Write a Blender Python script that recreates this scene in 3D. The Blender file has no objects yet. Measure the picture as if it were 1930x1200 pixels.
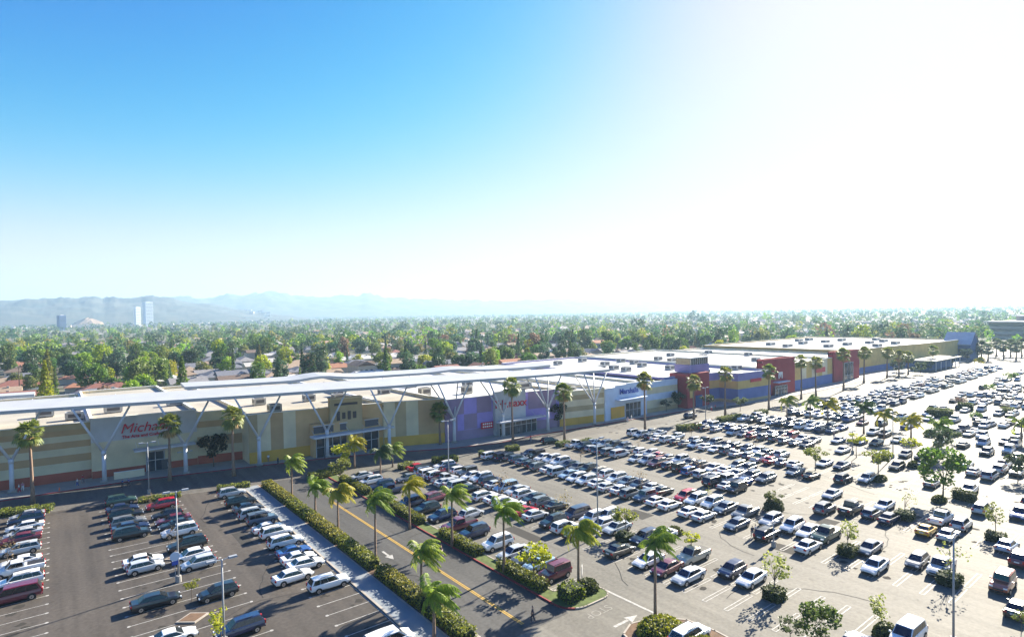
import bpy, bmesh, math, random
import numpy as np
from mathutils import Vector, Matrix
R = math.radians
rnd = random.Random(7)
S = bpy.context.scene
COL = S.collection

# ---------------------------------------------------------------- camera
F, PITCH, ROLL, HOR, CAMH, VP2 = 1100.0, R(1.5), R(1.0), 592.0, 32.0, 100.0
PPY = HOR + F * math.tan(PITCH)
def basis(a):
    fw = Vector((math.sin(a) * math.cos(PITCH), math.cos(a) * math.cos(PITCH), -math.sin(PITCH)))
    rt = Vector((math.cos(a), -math.sin(a), 0)); up = rt.cross(fw)
    c, s = math.cos(ROLL), math.sin(ROLL)
    return fw, c * rt - s * up, c * up + s * rt
lo, hi = .2, 1.3
for _ in range(60):
    mid = (lo + hi) / 2; FW, RT, UP = basis(mid)
    if 965 + F * RT.y / FW.y > VP2: lo = mid
    else: hi = mid
def at(px, py, z=0.0):
    'ground point (x, y) seen at a pixel of the 1930x1200 photograph'
    d = FW * F + RT * (px - 965) - UP * (py - PPY)
    t = (z - CAMH) / d.z
    return d.x * t, d.y * t
def height(px, py, b):
    d = FW * F + RT * (px - 965) - UP * (py - PPY)
    return CAMH + d.z * math.hypot(*b) / math.hypot(d.x, d.y)
def bearing(px):
    d = FW * F + RT * (px - 965) - UP * (596 - PPY)
    return math.atan2(d.x, d.y)
cd = bpy.data.cameras.new('camera'); cam = bpy.data.objects.new('camera', cd); COL.objects.link(cam)
cd.sensor_width = 36; cd.lens = F / 1930 * 36; cd.shift_y = (PPY - 600) / 1930
cd.clip_start = .5; cd.clip_end = 40000
M4 = Matrix((RT, UP, -FW)).transposed().to_4x4(); M4.translation = (0, 0, CAMH)
cam.matrix_world = M4; S.camera = cam

# ---------------------------------------------------------------- sky, sun, exposure
SUN_EL, SUN_AZ = R(28), R(80.5)          # azimuth clockwise from +Y
w = bpy.data.worlds.new('World'); S.world = w; w.use_nodes = True
nt = w.node_tree; sk = nt.nodes.new('ShaderNodeTexSky'); sk.sky_type = 'NISHITA'
sk.sun_disc = False; sk.sun_elevation = SUN_EL; sk.sun_rotation = SUN_AZ
sk.air_density = 1.0; sk.dust_density = .5; sk.ozone_density = 1.0; sk.altitude = 100
def vnode(op, a, v_):
    n = nt.nodes.new('ShaderNodeVectorMath'); n.operation = op; nt.links.new(a, n.inputs[0])
    if op == 'SCALE': n.inputs['Scale'].default_value = v_
    else: n.inputs[1].default_value = v_
    return n.outputs[0]
hs = nt.nodes.new('ShaderNodeHueSaturation'); hs.inputs['Saturation'].default_value = 1.55; nt.links.new(sk.outputs[0], hs.inputs['Color'])
g0 = vnode('SCALE', hs.outputs[0], .245); G0 = g0.node                  # soft shoulder on the sky's own brightness
gm = nt.nodes.new('ShaderNodeGamma'); gm.inputs[1].default_value = 2.3; nt.links.new(g0, gm.inputs[0])
dn = vnode('ADD', gm.outputs[0], (.13, .23, .22)); DN = dn.node
dv = nt.nodes.new('ShaderNodeVectorMath'); dv.operation = 'DIVIDE'; nt.links.new(gm.outputs[0], dv.inputs[0]); nt.links.new(dn, dv.inputs[1])
tn = vnode('MULTIPLY', dv.outputs[0], (4.4, 4.4, 4.8)); TN = tn.node
nt.links.new(tn, nt.nodes['Background'].inputs[0])
nt.nodes['Background'].inputs[1].default_value = .057
sd = bpy.data.lights.new('sun', 'SUN'); sd.energy = 5.0; sd.angle = R(.55); sd.color = (1, .91, .75)
so = bpy.data.objects.new('sun', sd); COL.objects.link(so)
sv = Vector((math.sin(SUN_AZ) * math.cos(SUN_EL), math.cos(SUN_AZ) * math.cos(SUN_EL), math.sin(SUN_EL)))
so.rotation_euler = sv.to_track_quat('Z', 'Y').to_euler(); so.location = (60, 40, 90)
S.view_settings.view_transform = 'Standard'; S.view_settings.look = 'None'
S.view_settings.exposure = 1.85; S.view_settings.gamma = 1
S.cycles.max_bounces = 6; S.cycles.transparent_max_bounces = 4; S.cycles.volume_bounces = 1

# ---------------------------------------------------------------- materials
MATS = {}
def mat(name, col, rough=.7, metal=0., noise=0., scale=1., col2=None, coat=0., transl=0., objcol=False, island=0., bump=0., spec=.5, attr=None, detail=4.):
    if name in MATS: return MATS[name]
    k = .7 if any(q in name for q in ('asphalt', 'kerb', 'concrete', 'canopy_white', 'soil', 'road_paint')) else (.85 if 'hedge' in name else .92) if 'leaf' in name else .8 if any(q in name for q in ('grass', 'hedge', 'shingle', 'hill', 'house', 'mulch', 'worn')) else 1.
    col = tuple(c * k for c in col); col2 = tuple(c * k for c in col2) if col2 else None
    m = bpy.data.materials.new(name); MATS[name] = m; m.use_nodes = True
    t = m.node_tree; N = t.nodes; L = t.links; b = N['Principled BSDF']
    b.inputs['Roughness'].default_value = rough; b.inputs['Metallic'].default_value = metal
    b.inputs['Coat Weight'].default_value = coat; b.inputs['Coat Roughness'].default_value = .06
    b.inputs['Specular IOR Level'].default_value = spec
    rgb = N.new('ShaderNodeRGB'); rgb.outputs[0].default_value = (*col, 1); out = rgb.outputs[0]
    if noise > 0:
        g = N.new('ShaderNodeNewGeometry'); n = N.new('ShaderNodeTexNoise'); n.inputs['Scale'].default_value = scale
        n.inputs['Detail'].default_value = detail; L.new(g.outputs['Position'], n.inputs['Vector'])
        rp = N.new('ShaderNodeMapRange'); rp.inputs[1].default_value = .3; rp.inputs[2].default_value = .7
        L.new(n.outputs[0], rp.inputs[0])
        mx = N.new('ShaderNodeMix'); mx.data_type = 'RGBA'
        c2 = col2 or tuple(max(0, c * (1 - noise)) for c in col)
        L.new(rp.outputs[0], mx.inputs[0]); L.new(out, mx.inputs[6]); mx.inputs[7].default_value = (*c2, 1)
        out = mx.outputs[2]
    if objcol or attr:
        if attr:
            oi = N.new('ShaderNodeAttribute'); oi.attribute_name = attr; oc = oi.outputs[0]
        else:
            oi = N.new('ShaderNodeObjectInfo'); oc = oi.outputs['Color']
        mx = N.new('ShaderNodeMix'); mx.data_type = 'RGBA'; mx.blend_type = 'MULTIPLY'; mx.inputs[0].default_value = 1
        L.new(out, mx.inputs[6]); L.new(oc, mx.inputs[7]); out = mx.outputs[2]
    if island > 0:
        g = N.new('ShaderNodeNewGeometry'); h = N.new('ShaderNodeHueSaturation')
        rr = N.new('ShaderNodeMapRange'); rr.inputs[3].default_value = 1 - island; rr.inputs[4].default_value = 1 + island
        L.new(g.outputs['Random Per Island'], rr.inputs[0]); L.new(rr.outputs[0], h.inputs['Value'])
        r2 = N.new('ShaderNodeMapRange'); r2.inputs[3].default_value = .515; r2.inputs[4].default_value = .48
        L.new(g.outputs['Random Per Island'], r2.inputs[0]); L.new(r2.outputs[0], h.inputs['Hue'])
        L.new(out, h.inputs['Color']); out = h.outputs[0]
    L.new(out, b.inputs['Base Color'])
    if bump > 0:
        g = N.new('ShaderNodeNewGeometry'); n = N.new('ShaderNodeTexNoise'); n.inputs['Scale'].default_value = scale * 6
        L.new(g.outputs['Position'], n.inputs['Vector']); bp = N.new('ShaderNodeBump'); bp.inputs['Strength'].default_value = bump
        bp.inputs['Distance'].default_value = .05
        L.new(n.outputs[0], bp.inputs['Height']); L.new(bp.outputs[0], b.inputs['Normal'])
    if transl > 0:
        tr = N.new('ShaderNodeBsdfTranslucent'); L.new(out, tr.inputs['Color'])
        ms = N.new('ShaderNodeMixShader'); ms.inputs[0].default_value = transl
        L.new(b.outputs[0], ms.inputs[1]); L.new(tr.outputs[0], ms.inputs[2])
        L.new(ms.outputs[0], N['Material Output'].inputs['Surface'])
    return m

def asphalt(name, col, dark, lines=.0, rot=0.):
    m = mat(name, col, .76, noise=.45, scale=.07, col2=dark, spec=.3)
    t = m.node_tree; N = t.nodes; L = t.links; b = N['Principled BSDF']
    src = b.inputs['Base Color'].links[0].from_socket
    g = N.new('ShaderNodeNewGeometry'); n = N.new('ShaderNodeTexNoise'); n.inputs['Scale'].default_value = 2.5
    n.inputs['Detail'].default_value = 8; L.new(g.outputs['Position'], n.inputs['Vector'])
    # tyre-worn streaks drawn out along the aisles (world Y)
    mp = N.new('ShaderNodeMapping'); mp.inputs['Scale'].default_value = (.8, .035, 1); mp.inputs['Rotation'].default_value = (0, 0, rot)
    L.new(g.outputs['Position'], mp.inputs['Vector']); n2 = N.new('ShaderNodeTexNoise'); n2.inputs['Scale'].default_value = 1; n2.inputs['Detail'].default_value = 5
    L.new(mp.outputs[0], n2.inputs['Vector'])
    a = N.new('ShaderNodeMath'); a.operation = 'ADD'; L.new(n.outputs[0], a.inputs[0]); L.new(n2.outputs[0], a.inputs[1])
    r = N.new('ShaderNodeMapRange'); r.inputs[1].default_value = .7; r.inputs[2].default_value = 1.3; r.inputs[3].default_value = .7; r.inputs[4].default_value = 1.25
    L.new(a.outputs[0], r.inputs[0])
    # oil drips
    v = N.new('ShaderNodeTexNoise'); v.inputs['Scale'].default_value = .55; v.inputs['Detail'].default_value = 2; L.new(g.outputs['Position'], v.inputs['Vector'])
    r3 = N.new('ShaderNodeMapRange'); r3.inputs[1].default_value = .66; r3.inputs[2].default_value = .74; r3.inputs[3].default_value = 1; r3.inputs[4].default_value = .72
    L.new(v.outputs[0], r3.inputs[0])
    m2 = N.new('ShaderNodeMath'); m2.operation = 'MULTIPLY'; L.new(r.outputs[0], m2.inputs[0]); L.new(r3.outputs[0], m2.inputs[1])
    h = N.new('ShaderNodeHueSaturation'); L.new(src, h.inputs['Color']); L.new(m2.outputs[0], h.inputs['Value'])
    L.new(h.outputs[0], b.inputs['Base Color'])
    return m

m_asph_l = asphalt('asphalt_dark', (.118, .102, .086), (.085, .075, .065))
m_asph_d = asphalt('asphalt_drive', (.115, .112, .106), (.088, .086, .082))
m_asph_r = asphalt('asphalt_pale', (.23, .215, .18), (.17, .162, .14))
m_asph_f = asphalt('asphalt_front', (.17, .16, .14), (.135, .125, .11), rot=R(90))
m_ground = mat('suburb_soil', (.14, .15, .075), .95, noise=.5, scale=.03, col2=(.19, .165, .12))
m_conc = mat('concrete', (.5, .47, .42), .8, noise=.18, scale=.5)
m_walk = mat('concrete_walk', (.33, .37, .4), .8, noise=.15, scale=.4)  # cool, lowered tone: hedge and palm shade put into the path's colour
m_curb = mat('kerb_concrete', (.55, .49, .42), .8, noise=.25, scale=1.)
m_redk = mat('kerb_red_paint', (.42, .05, .06), .7, noise=.35, scale=2.)
m_paint_w = mat('road_paint_white', (.62, .61, .58), .7, noise=.4, scale=3., col2=(.36, .35, .32))
m_paint_y = mat('road_paint_yellow', (.66, .42, .08), .7, noise=.3, scale=3.)
m_grass = mat('verge_grass', (.12, .17, .035), .95, noise=.5, scale=1.5, bump=.4)
m_mulch = mat('planter_mulch', (.2, .12, .07), .95, noise=.4, scale=2.)
m_hedge = mat('hedge_core', (.03, .05, .014), .95, noise=.5, scale=2.)
m_hleaf = mat('hedge_leaf', (.11, .15, .025), .6, island=.5, transl=.3)
m_hleaf_o = mat('hedge_leaf_tinted', (1, 1, 1), .6, island=.45, transl=.3, objcol=True)
m_leaf = mat('tree_leaf', (1, 1, 1), .55, island=.34, transl=.45, objcol=True)
m_leaf_f = mat('distant_leaf', (1, 1, 1), .6, island=.32, transl=.4, attr='tint')
m_palm = mat('palm_frond', (1, 1, 1), .5, island=.35, transl=.4, objcol=True)
m_palmd = mat('palm_dead_frond', (.42, .3, .12), .8, island=.4, transl=.3)
m_bark = mat('bark', (.17, .13, .1), .9, noise=.4, scale=4.)
m_pbark = mat('palm_bark', (.3, .2, .14), .9, noise=.4, scale=5.)
m_glass = mat('car_glass', (.012, .015, .02), .05, spec=.8)
m_carp = mat('car_paint', (1, 1, 1), .28, coat=1., objcol=True)
m_carpf = mat('car_paint_distant', (1, 1, 1), .3, coat=.8, attr='tint')
m_black = mat('black_plastic', (.02, .02, .022), .6)
m_tyre = mat('tyre_rubber', (.022, .022, .022), .85)
m_rim = mat('alloy_rim', (.55, .56, .58), .3, metal=.9)
m_lamp = mat('headlamp_glass', (.75, .78, .8), .1, spec=.8)
m_tail = mat('tail_lamp_red', (.45, .02, .02), .25)
m_plate = mat('number_plate', (.7, .7, .7), .5)
m_steel = mat('painted_steel', (.6, .62, .66), .45, noise=.12, scale=.6)
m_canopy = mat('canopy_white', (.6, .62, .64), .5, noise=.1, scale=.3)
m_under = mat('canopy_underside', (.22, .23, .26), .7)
m_pole = mat('lamp_pole_steel', (.3, .32, .35), .45)
m_polebase = mat('pole_base_concrete', (.52, .5, .47), .85, noise=.2, scale=3.)
m_roof = mat('roof_membrane', (.66, .65, .62), .75, noise=.22, scale=.15)
m_roof2 = mat('roof_membrane_cream', (.4, .37, .31), .8, noise=.25, scale=.15)
m_unit = mat('rooftop_metal', (.5, .5, .48), .5, noise=.15, scale=2.)
m_unitd = mat('rooftop_grille', (.09, .09, .1), .6)
def stucco(n, c): return mat(n, tuple(min(.84, v_ * 1.15) for v_ in c), .88, noise=.2, scale=.35, detail=7.)
m_tan = stucco('stucco_tan', (.6, .4, .2)); m_brn = stucco('stucco_brown', (.46, .31, .16))
m_cream = stucco('stucco_cream', (.7, .6, .4)); m_sage = stucco('stucco_sage', (.6, .53, .35))
m_olive = stucco('stucco_olive', (.44, .34, .19)); m_ochre = stucco('stucco_ochre', (.62, .36, .06))
m_rust = stucco('stucco_rust', (.38, .1, .06)); m_grey = stucco('stucco_grey', (.5, .5, .5))
m_lav = stucco('stucco_lavender', (.34, .27, .62)); m_mauve = stucco('stucco_mauve', (.3, .22, .33))
m_pale = stucco('stucco_pale_blue', (.52, .6, .72)); m_red = stucco('stucco_red', (.33, .045, .05))
m_blue = stucco('stucco_blue', (.14, .18, .38)); m_yel = stucco('stucco_yellow', (.6, .42, .14))
m_purp = stucco('stucco_purple', (.26, .22, .42)); m_white = stucco('stucco_white', (.74, .73, .7))
m_dblue = stucco('stucco_dark_blue', (.05, .1, .24))
m_win = mat('shop_glass', (.03, .045, .06), .08, spec=.8)
m_sred = mat('sign_red', (.55, .02, .04), .5); m_sblue = mat('sign_blue', (.03, .08, .4), .5)
m_swh = mat('sign_white', (.8, .8, .78), .5); m_sdk = mat('sign_dark', (.06, .05, .05), .5)
m_shingle = mat('roof_shingle', (1, 1, 1), .9, noise=.25, scale=1.2, objcol=True)
m_hwall = mat('house_stucco', (.62, .57, .5), .85, noise=.1, scale=.5)
m_far_h = mat('distant_house', (1, 1, 1), .85, attr='tint')
m_skin = mat('skin', (.45, .27, .19), .6); m_hair = mat('hair', (.03, .02, .015), .7)
m_cloth = mat('cloth', (1, 1, 1), .9, objcol=True)
m_hill = mat('hill_chaparral', (.04, .065, .06), .95, noise=.6, scale=.011, col2=(.11, .11, .085), detail=8.)
m_sand = mat('bare_earth', (.3, .21, .14), .95, noise=.2, scale=.02)

# ---------------------------------------------------------------- mesh helpers
class MB:
    def __init__(s): s.v = []; s.f = []; s.m = []; s.mats = []; s.c = []
    def mi(s, m):
        if m not in s.mats: s.mats.append(m)
        return s.mats.index(m)
    def add(s, vs, fs, m, tint=None):
        n = len(s.v); s.v += [tuple(v) for v in vs]; k = s.mi(m)
        for f in fs: s.f.append(tuple(i + n for i in f)); s.m.append(k); s.c.append(tint)
    def box(s, c, d, m, rz=0., top=1., tint=None, tilt=None):
        x, y, z = d[0] / 2, d[1] / 2, d[2] / 2
        vs = []
        for sz in (-1, 1):
            k = top if sz > 0 else 1
            for sx, sy in ((-1, -1), (1, -1), (1, 1), (-1, 1)):
                p = Vector((sx * x * k, sy * y * k, sz * z))
                if tilt: p = tilt @ p
                ca, sa = math.cos(rz), math.sin(rz)
                vs.append((c[0] + p.x * ca - p.y * sa, c[1] + p.x * sa + p.y * ca, c[2] + p.z))
        s.add(vs, [(3, 2, 1, 0), (4, 5, 6, 7), (0, 1, 5, 4), (1, 2, 6, 5), (2, 3, 7, 6), (3, 0, 4, 7)], m, tint)
    def prism(s, pts, z0, z1, m, mtop=None):
        n = len(pts); vs = [(p[0], p[1], z0) for p in pts] + [(p[0], p[1], z1) for p in pts]
        s.add(vs, [(i, (i + 1) % n, (i + 1) % n + n, i + n) for i in range(n)] + [tuple(reversed(range(n)))], m)
        s.add(vs[n:], [tuple(range(n))], mtop or m)
    def tube(s, pts, rs, m, seg=8, cap=True, tint=None):
        rings = []; n0 = len(s.v); vs = []
        for i, p in enumerate(pts):
            p = Vector(p)
            a = Vector(pts[min(i + 1, len(pts) - 1)]) - Vector(pts[max(i - 1, 0)])
            a.normalize(); u = a.cross(Vector((0, 0, 1)))
            if u.length < .05: u = a.cross(Vector((1, 0, 0)))
            u.normalize(); v = a.cross(u)
            for k in range(seg):
                t = 2 * math.pi * k / seg
                vs.append(p + (u * math.cos(t) + v * math.sin(t)) * rs[i])
        fs = []
        for i in range(len(pts) - 1):
            for k in range(seg):
                fs.append((i * seg + k, i * seg + (k + 1) % seg, (i + 1) * seg + (k + 1) % seg, (i + 1) * seg + k))
        if cap: fs += [tuple(range(seg))[::-1], tuple(range((len(pts) - 1) * seg, len(pts) * seg))]
        s.add(vs, fs, m, tint)
    def cards(s, P, size, m, up=.3, aspect=1.3, tint=None, r=rnd):
        'many small leaf faces round the points P'
        for p in P:
            n = Vector((r.gauss(0, 1), r.gauss(0, 1), r.gauss(0, 1) + up)).normalized()
            u = n.orthogonal().normalized(); v = n.cross(u); a = r.uniform(0, 6.28)
            u, v = u * math.cos(a) + v * math.sin(a), v * math.cos(a) - u * math.sin(a)
            q = size * r.uniform(.6, 1.3); u = u * q * aspect / 2; v = v * q / 2; p = Vector(p)
            s.add([p - u * .9, p - v * .8 + u * .2, p + u, p + v], [(0, 1, 2, 3)], m, tint)
    def mesh(s, name, smooth=False):
        me = bpy.data.meshes.new(name); me.from_pydata(s.v, [], s.f)
        for m in s.mats: me.materials.append(m)
        me.polygons.foreach_set('material_index', s.m)
        if smooth: me.polygons.foreach_set('use_smooth', [True] * len(s.f))
        if any(c is not None for c in s.c):
            at_ = me.color_attributes.new('tint', 'FLOAT_COLOR', 'CORNER'); arr = []
            for f, c in zip(s.f, s.c): arr += [*(c or (1, 1, 1)), 1.] * len(f)
            at_.data.foreach_set('color', arr)
        me.update(); return me
    def obj(s, name, parent=None, smooth=False, loc=None):
        return link(name, s.mesh(name, smooth), parent, loc)
def link(name, data, parent=None, loc=None):
    o = bpy.data.objects.new(name, data); COL.objects.link(o)
    if parent: o.parent = parent
    if loc: o.location = loc
    return o
def tag(o, label=None, cat=None, group=None, kind=None):
    if label: o['label'] = label
    if cat: o['category'] = cat
    if group: o['group'] = group
    if kind: o['kind'] = kind
    return o
def thing(name, label, cat, loc=(0, 0, 0), group=None, rz=0.):
    o = link(name, None, None, loc); o.rotation_euler = (0, 0, rz); o.empty_display_size = .5
    return tag(o, label, cat, group)
def kids(o):
    return KIDS.get(o.name, [])
KIDS = {}
def child(p, name, me):
    o = link(name, me, p); KIDS.setdefault(p.name, []).append(o); return o
def dup(root, loc, rz, sc=1., color=None, **kw):
    def cp(o, par):
        c = o.copy(); COL.objects.link(c)
        if par: c.parent = par
        if color: c.color = (*color, 1)
        for ch in KIDS.get(o.name, []): KIDS.setdefault(c.name, []).append(cp(ch, c))
        return c
    c = cp(root, None); c.location = loc; c.rotation_euler = (0, 0, rz)
    c.scale = (sc, sc, sc) if not isinstance(sc, tuple) else sc
    tag(c, **kw); return c
def struct(mb, name):
    o = mb.obj(name); return tag(o, kind='structure')
def ordinal(n):
    W = ['first', 'second', 'third', 'fourth', 'fifth', 'sixth', 'seventh', 'eighth', 'ninth', 'tenth', 'eleventh', 'twelfth']
    if n <= 12: return W[n - 1]
    return '%d%s' % (n, 'st' if n % 10 == 1 and n != 11 else 'nd' if n % 10 == 2 and n != 12 else 'rd' if n % 10 == 3 and n != 13 else 'th')

# ---------------------------------------------------------------- ground
def gz(x, y):
    r = math.hypot(x, y); return 0 if r < 1500 else (min(r, 6000) - 1500) * .0042
g = MB(); rs = [0, 100, 300, 700, 1500, 2200, 3000, 4000, 5000, 6000, 9000, 11500]; NS = 64
vs = [(0, 0, 0)]; fs = []
for r_ in rs[1:]:
    for k in range(NS):
        a = 2 * math.pi * k / NS; vs.append((r_ * math.cos(a), r_ * math.sin(a), gz(r_, 0)))
for k in range(NS): fs.append((0, 1 + k, 1 + (k + 1) % NS))
for i in range(len(rs) - 2):
    for k in range(NS): fs.append((1 + i * NS + k, 1 + (i + 1) * NS + k, 1 + (i + 1) * NS + (k + 1) % NS, 1 + i * NS + (k + 1) % NS))
g.add(vs, fs, m_ground); struct(g, 'ground')
def sheet(name, pts, z, m):
    b = MB(); b.add([(p[0], p[1], z) for p in pts], [tuple(range(len(pts)))], m); return struct(b, name)
# lots and roads, each sheet 4 mm or more above the one below
sheet('parking_lot_pale', [(-60, -60), (700, -60), (700, 125), (40, 125), (-60, 150)], .004, m_asph_r)
sheet('parking_lot_dark', [(-60, -60), (27.3, -60), (27.3, 119), (5, 124.5), (-60, 133)], .008, m_asph_l)
sheet('drive', [(32.4, 45), (42.4, 45), (42.4, 117.5), (32.4, 119)], .008, m_asph_d)
sheet('drive_mouth', [(32.4, -60), (44, -60), (44, 45), (32.4, 45)], .008, m_asph_r)
CURB = [(-60, 141), (-6, 139), (12, 138.4), (20, 136.5), (31.5, 134), (46, 130.5), (60, 126), (73, 119.5), (86, 116), (104, 116.5), (126, 115), (160, 112.5), (200, 104.5), (300, 106), (420, 103)]
LOT = [(-60, 133), (5, 124.5), (28, 119.5), (52, 116.5), (78, 112.5), (108, 107.5), (147, 103), (200, 97), (300, 98), (420, 98)]
sheet('mall_front_road', LOT + CURB[::-1], .012, m_asph_f)
wk = MB(); wk.prism([(x, y) for x, y in CURB] + [(420, 240), (-60, 240)], -.2, .15, m_conc); struct(wk, 'shopfront_pavement')
kb = MB()
for (x0, y0), (x1, y1) in zip(CURB[:-1], CURB[1:]):
    L_ = math.hypot(x1 - x0, y1 - y0)
    kb.box(((x0 + x1) / 2, (y0 + y1) / 2 - .1, .06), (L_ + .05, .25, .22), m_redk if x0 < 150 else m_curb, math.atan2(y1 - y0, x1 - x0))
struct(kb, 'shopfront_kerb')
# drive kerbs, verges, left walk
v = MB(); v.prism([(30.0, 46), (32.1, 46), (32.1, 117.5), (30.0, 118)], -.1, .14, m_mulch); struct(v, 'left_verge')
v = MB(); v.prism([(32.1, 46), (32.4, 46), (32.4, 117.5), (32.1, 117.5)], -.1, .16, m_curb)
v.prism([(29.8, 46), (30.0, 46), (30.0, 118), (29.8, 118)], -.1, .155, m_curb); struct(v, 'left_verge_kerb')
v = MB(); v.prism([(27.45, -20), (29.8, -20), (29.8, 118), (27.45, 118)], -.1, .13, m_walk); struct(v, 'footpath')
v = MB(); v.prism([(27.2, -20), (27.45, -20), (27.45, 118), (27.2, 118)], -.1, .15, m_curb); struct(v, 'footpath_kerb')
v = MB()
y_ = 46.
while y_ < 117:
    v.box((29.9, y_, .135), (.9, 2.0, .03), m_mulch) if rnd.random() < .0 else None
    y_ += 3
def arc(cx, cy, r0, a0, a1, n=8): return [(cx + r0 * math.cos(R(a0 + (a1 - a0) * i / n)), cy + r0 * math.sin(R(a0 + (a1 - a0) * i / n))) for i in range(n + 1)]
outer = [(42.4, 116)] + arc(44.9, 47.2, 2.5, 180, 270) + arc(47.6, 46.2, 1.5, -90, 40) + [(46.4, 48.8), (44.3, 49.5), (44.3, 116)]
v = MB(); v.prism(outer, -.1, .13, m_grass); struct(v, 'right_verge')
v = MB()
for (a, b_) in zip(outer, outer[1:] + outer[:1]):
    L_ = math.hypot(b_[0] - a[0], b_[1] - a[1])
    if L_ < .01: continue
    red = a[0] < 43.6 and b_[0] < 43.7
    v.box(((a[0] + b_[0]) / 2, (a[1] + b_[1]) / 2, .045), (L_ + .12, .18, .23), m_redk if red else m_curb, math.atan2(b_[1] - a[1], b_[0] - a[0]))
struct(v, 'right_verge_kerb')
# lower planter island with round shrubs
isl = [(43.2, 30), (42.9, 36.5), (43.6, 38.4), (45.6, 39.2), (48.5, 38.4), (50.6, 36), (51.0, 33), (50.2, 24), (44, 24)]
v = MB(); v.prism(isl, -.1, .14, m_mulch); struct(v, 'planter_island')
v = MB()
for (a, b_) in zip(isl, isl[1:] + isl[:1]):
    v.box(((a[0] + b_[0]) / 2, (a[1] + b_[1]) / 2, .05), (math.hypot(b_[0] - a[0], b_[1] - a[1]) + .12, .18, .24), m_curb, math.atan2(b_[1] - a[1], b_[0] - a[0]))
struct(v, 'planter_island_kerb')

# ---------------------------------------------------------------- painted markings
mk = MB(); ZP = .022
def line(x0, y0, x1, y1, w_=.11, m=m_paint_w, z=ZP):
    a = math.atan2(y1 - y0, x1 - x0); nx, ny = -math.sin(a) * w_ / 2, math.cos(a) * w_ / 2
    mk.add([(x0 + nx, y0 + ny, z), (x0 - nx, y0 - ny, z), (x1 - nx, y1 - ny, z), (x1 + nx, y1 + ny, z)], [(0, 1, 2, 3)], m)
def dot(x, y, r_=.19):
    mk.add([(x + r_ * math.cos(t * .785), y + r_ * math.sin(t * .785), ZP + .004) for t in range(8)], [tuple(range(8))], m_paint_w)
yy = 40.
while yy < 121:
    line(-7.5, yy, -1.6, yy); dot(-1.5, yy)
    line(5.4, yy + 1.1, 16.6, yy + 1.1); dot(5.3, yy + 1.1); dot(16.7, yy + 1.1)
    if yy < 116: line(22.3, yy + .3, 27.0, yy + .3); dot(22.2, yy + .3)
    yy += 2.62
line(27.05, 40, 27.05, 118, .1)
STALL = []
for k in range(0, 16):
    xc = 61 + 19.7 * k
    y0 = 20 if k else 24
    yy = y0
    while yy < 104 - k * 1.0:
        if not (48 + k * 2.3 < yy < 56 + k * 2.3 and k > 1):
            for dy in (-.22, .22):
                line(xc - 5.4, yy + dy, xc - .3, yy + dy, .1); line(xc + .3, yy + dy, xc + 5.4, yy + dy, .1)
            for e in (-5.4, -.3, .3, 5.4): line(xc + e, yy - .24, xc + e, yy + .24, .1)
        yy += 2.66
for yy in range(0, 22):
    y1 = 50 + yy * 2.66
    for dy in (-.22, .22): line(44.4, y1 + dy, 49.4, y1 + dy, .1)
struct(mk, 'parking_markings')
mk = MB()
line(37.1, 46.4, 37.1, 62, .17, m_paint_y); line(37.34, 46.4, 37.34, 62, .17, m_paint_y)
line(37.1, 62, 37.1, 99, .17, m_paint_y); line(37.34, 62, 37.34, 99, .17, m_paint_y)
line(49.2, 47.2, 49.4, 32.5, .3, m_paint_w)
struct(mk, 'drive_centre_line')
mk = MB()
def arrow(x, y, d):
    line(x, y - d * 1.5, x, y + d * .5, .32)
    mk.add([(x - .55, y + d * .4, ZP), (x + .55, y + d * .4, ZP), (x, y + d * 1.9, ZP)], [(0, 1, 2)], m_paint_w)
arrow(*at(730, 1045), -1); arrow(*at(783, 1030), 1)
ax, ay = at(1175, 1172); line(ax - 1.4, ay, ax + .8, ay, .34); mk.add([(ax + .7, ay - .6, ZP), (ax + 2.2, ay, ZP), (ax + .7, ay + .6, ZP)], [(0, 1, 2)], m_paint_w)
struct(mk, 'road_arrows')
def text_mesh(body, size, m, extrude=.0, shear=0., bold=.0, sp=1.):
    cu = bpy.data.curves.new('t', 'FONT'); cu.body = body; cu.size = size; cu.extrude = extrude; cu.shear = shear; cu.offset = bold
    cu.space_character = sp; cu.align_x = 'CENTER'; cu.align_y = 'CENTER'
    o = bpy.data.objects.new('t', cu); COL.objects.link(o); bpy.context.view_layer.update()
    me = bpy.data.meshes.new_from_object(o.evaluated_get(bpy.context.evaluated_depsgraph_get()))
    bpy.data.objects.remove(o); bpy.data.curves.remove(cu); me.materials.clear(); me.materials.append(m); return me
sx, sy = at(1128, 1152)
o = link('stop_legend', text_mesh('STOP', 1.5, mat('worn_paint', (.36, .34, .3), .8, noise=.4, scale=2.), bold=.0), None, (sx, sy, ZP)); o.rotation_euler = (0, 0, R(180)); tag(o, kind='structure')

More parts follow.
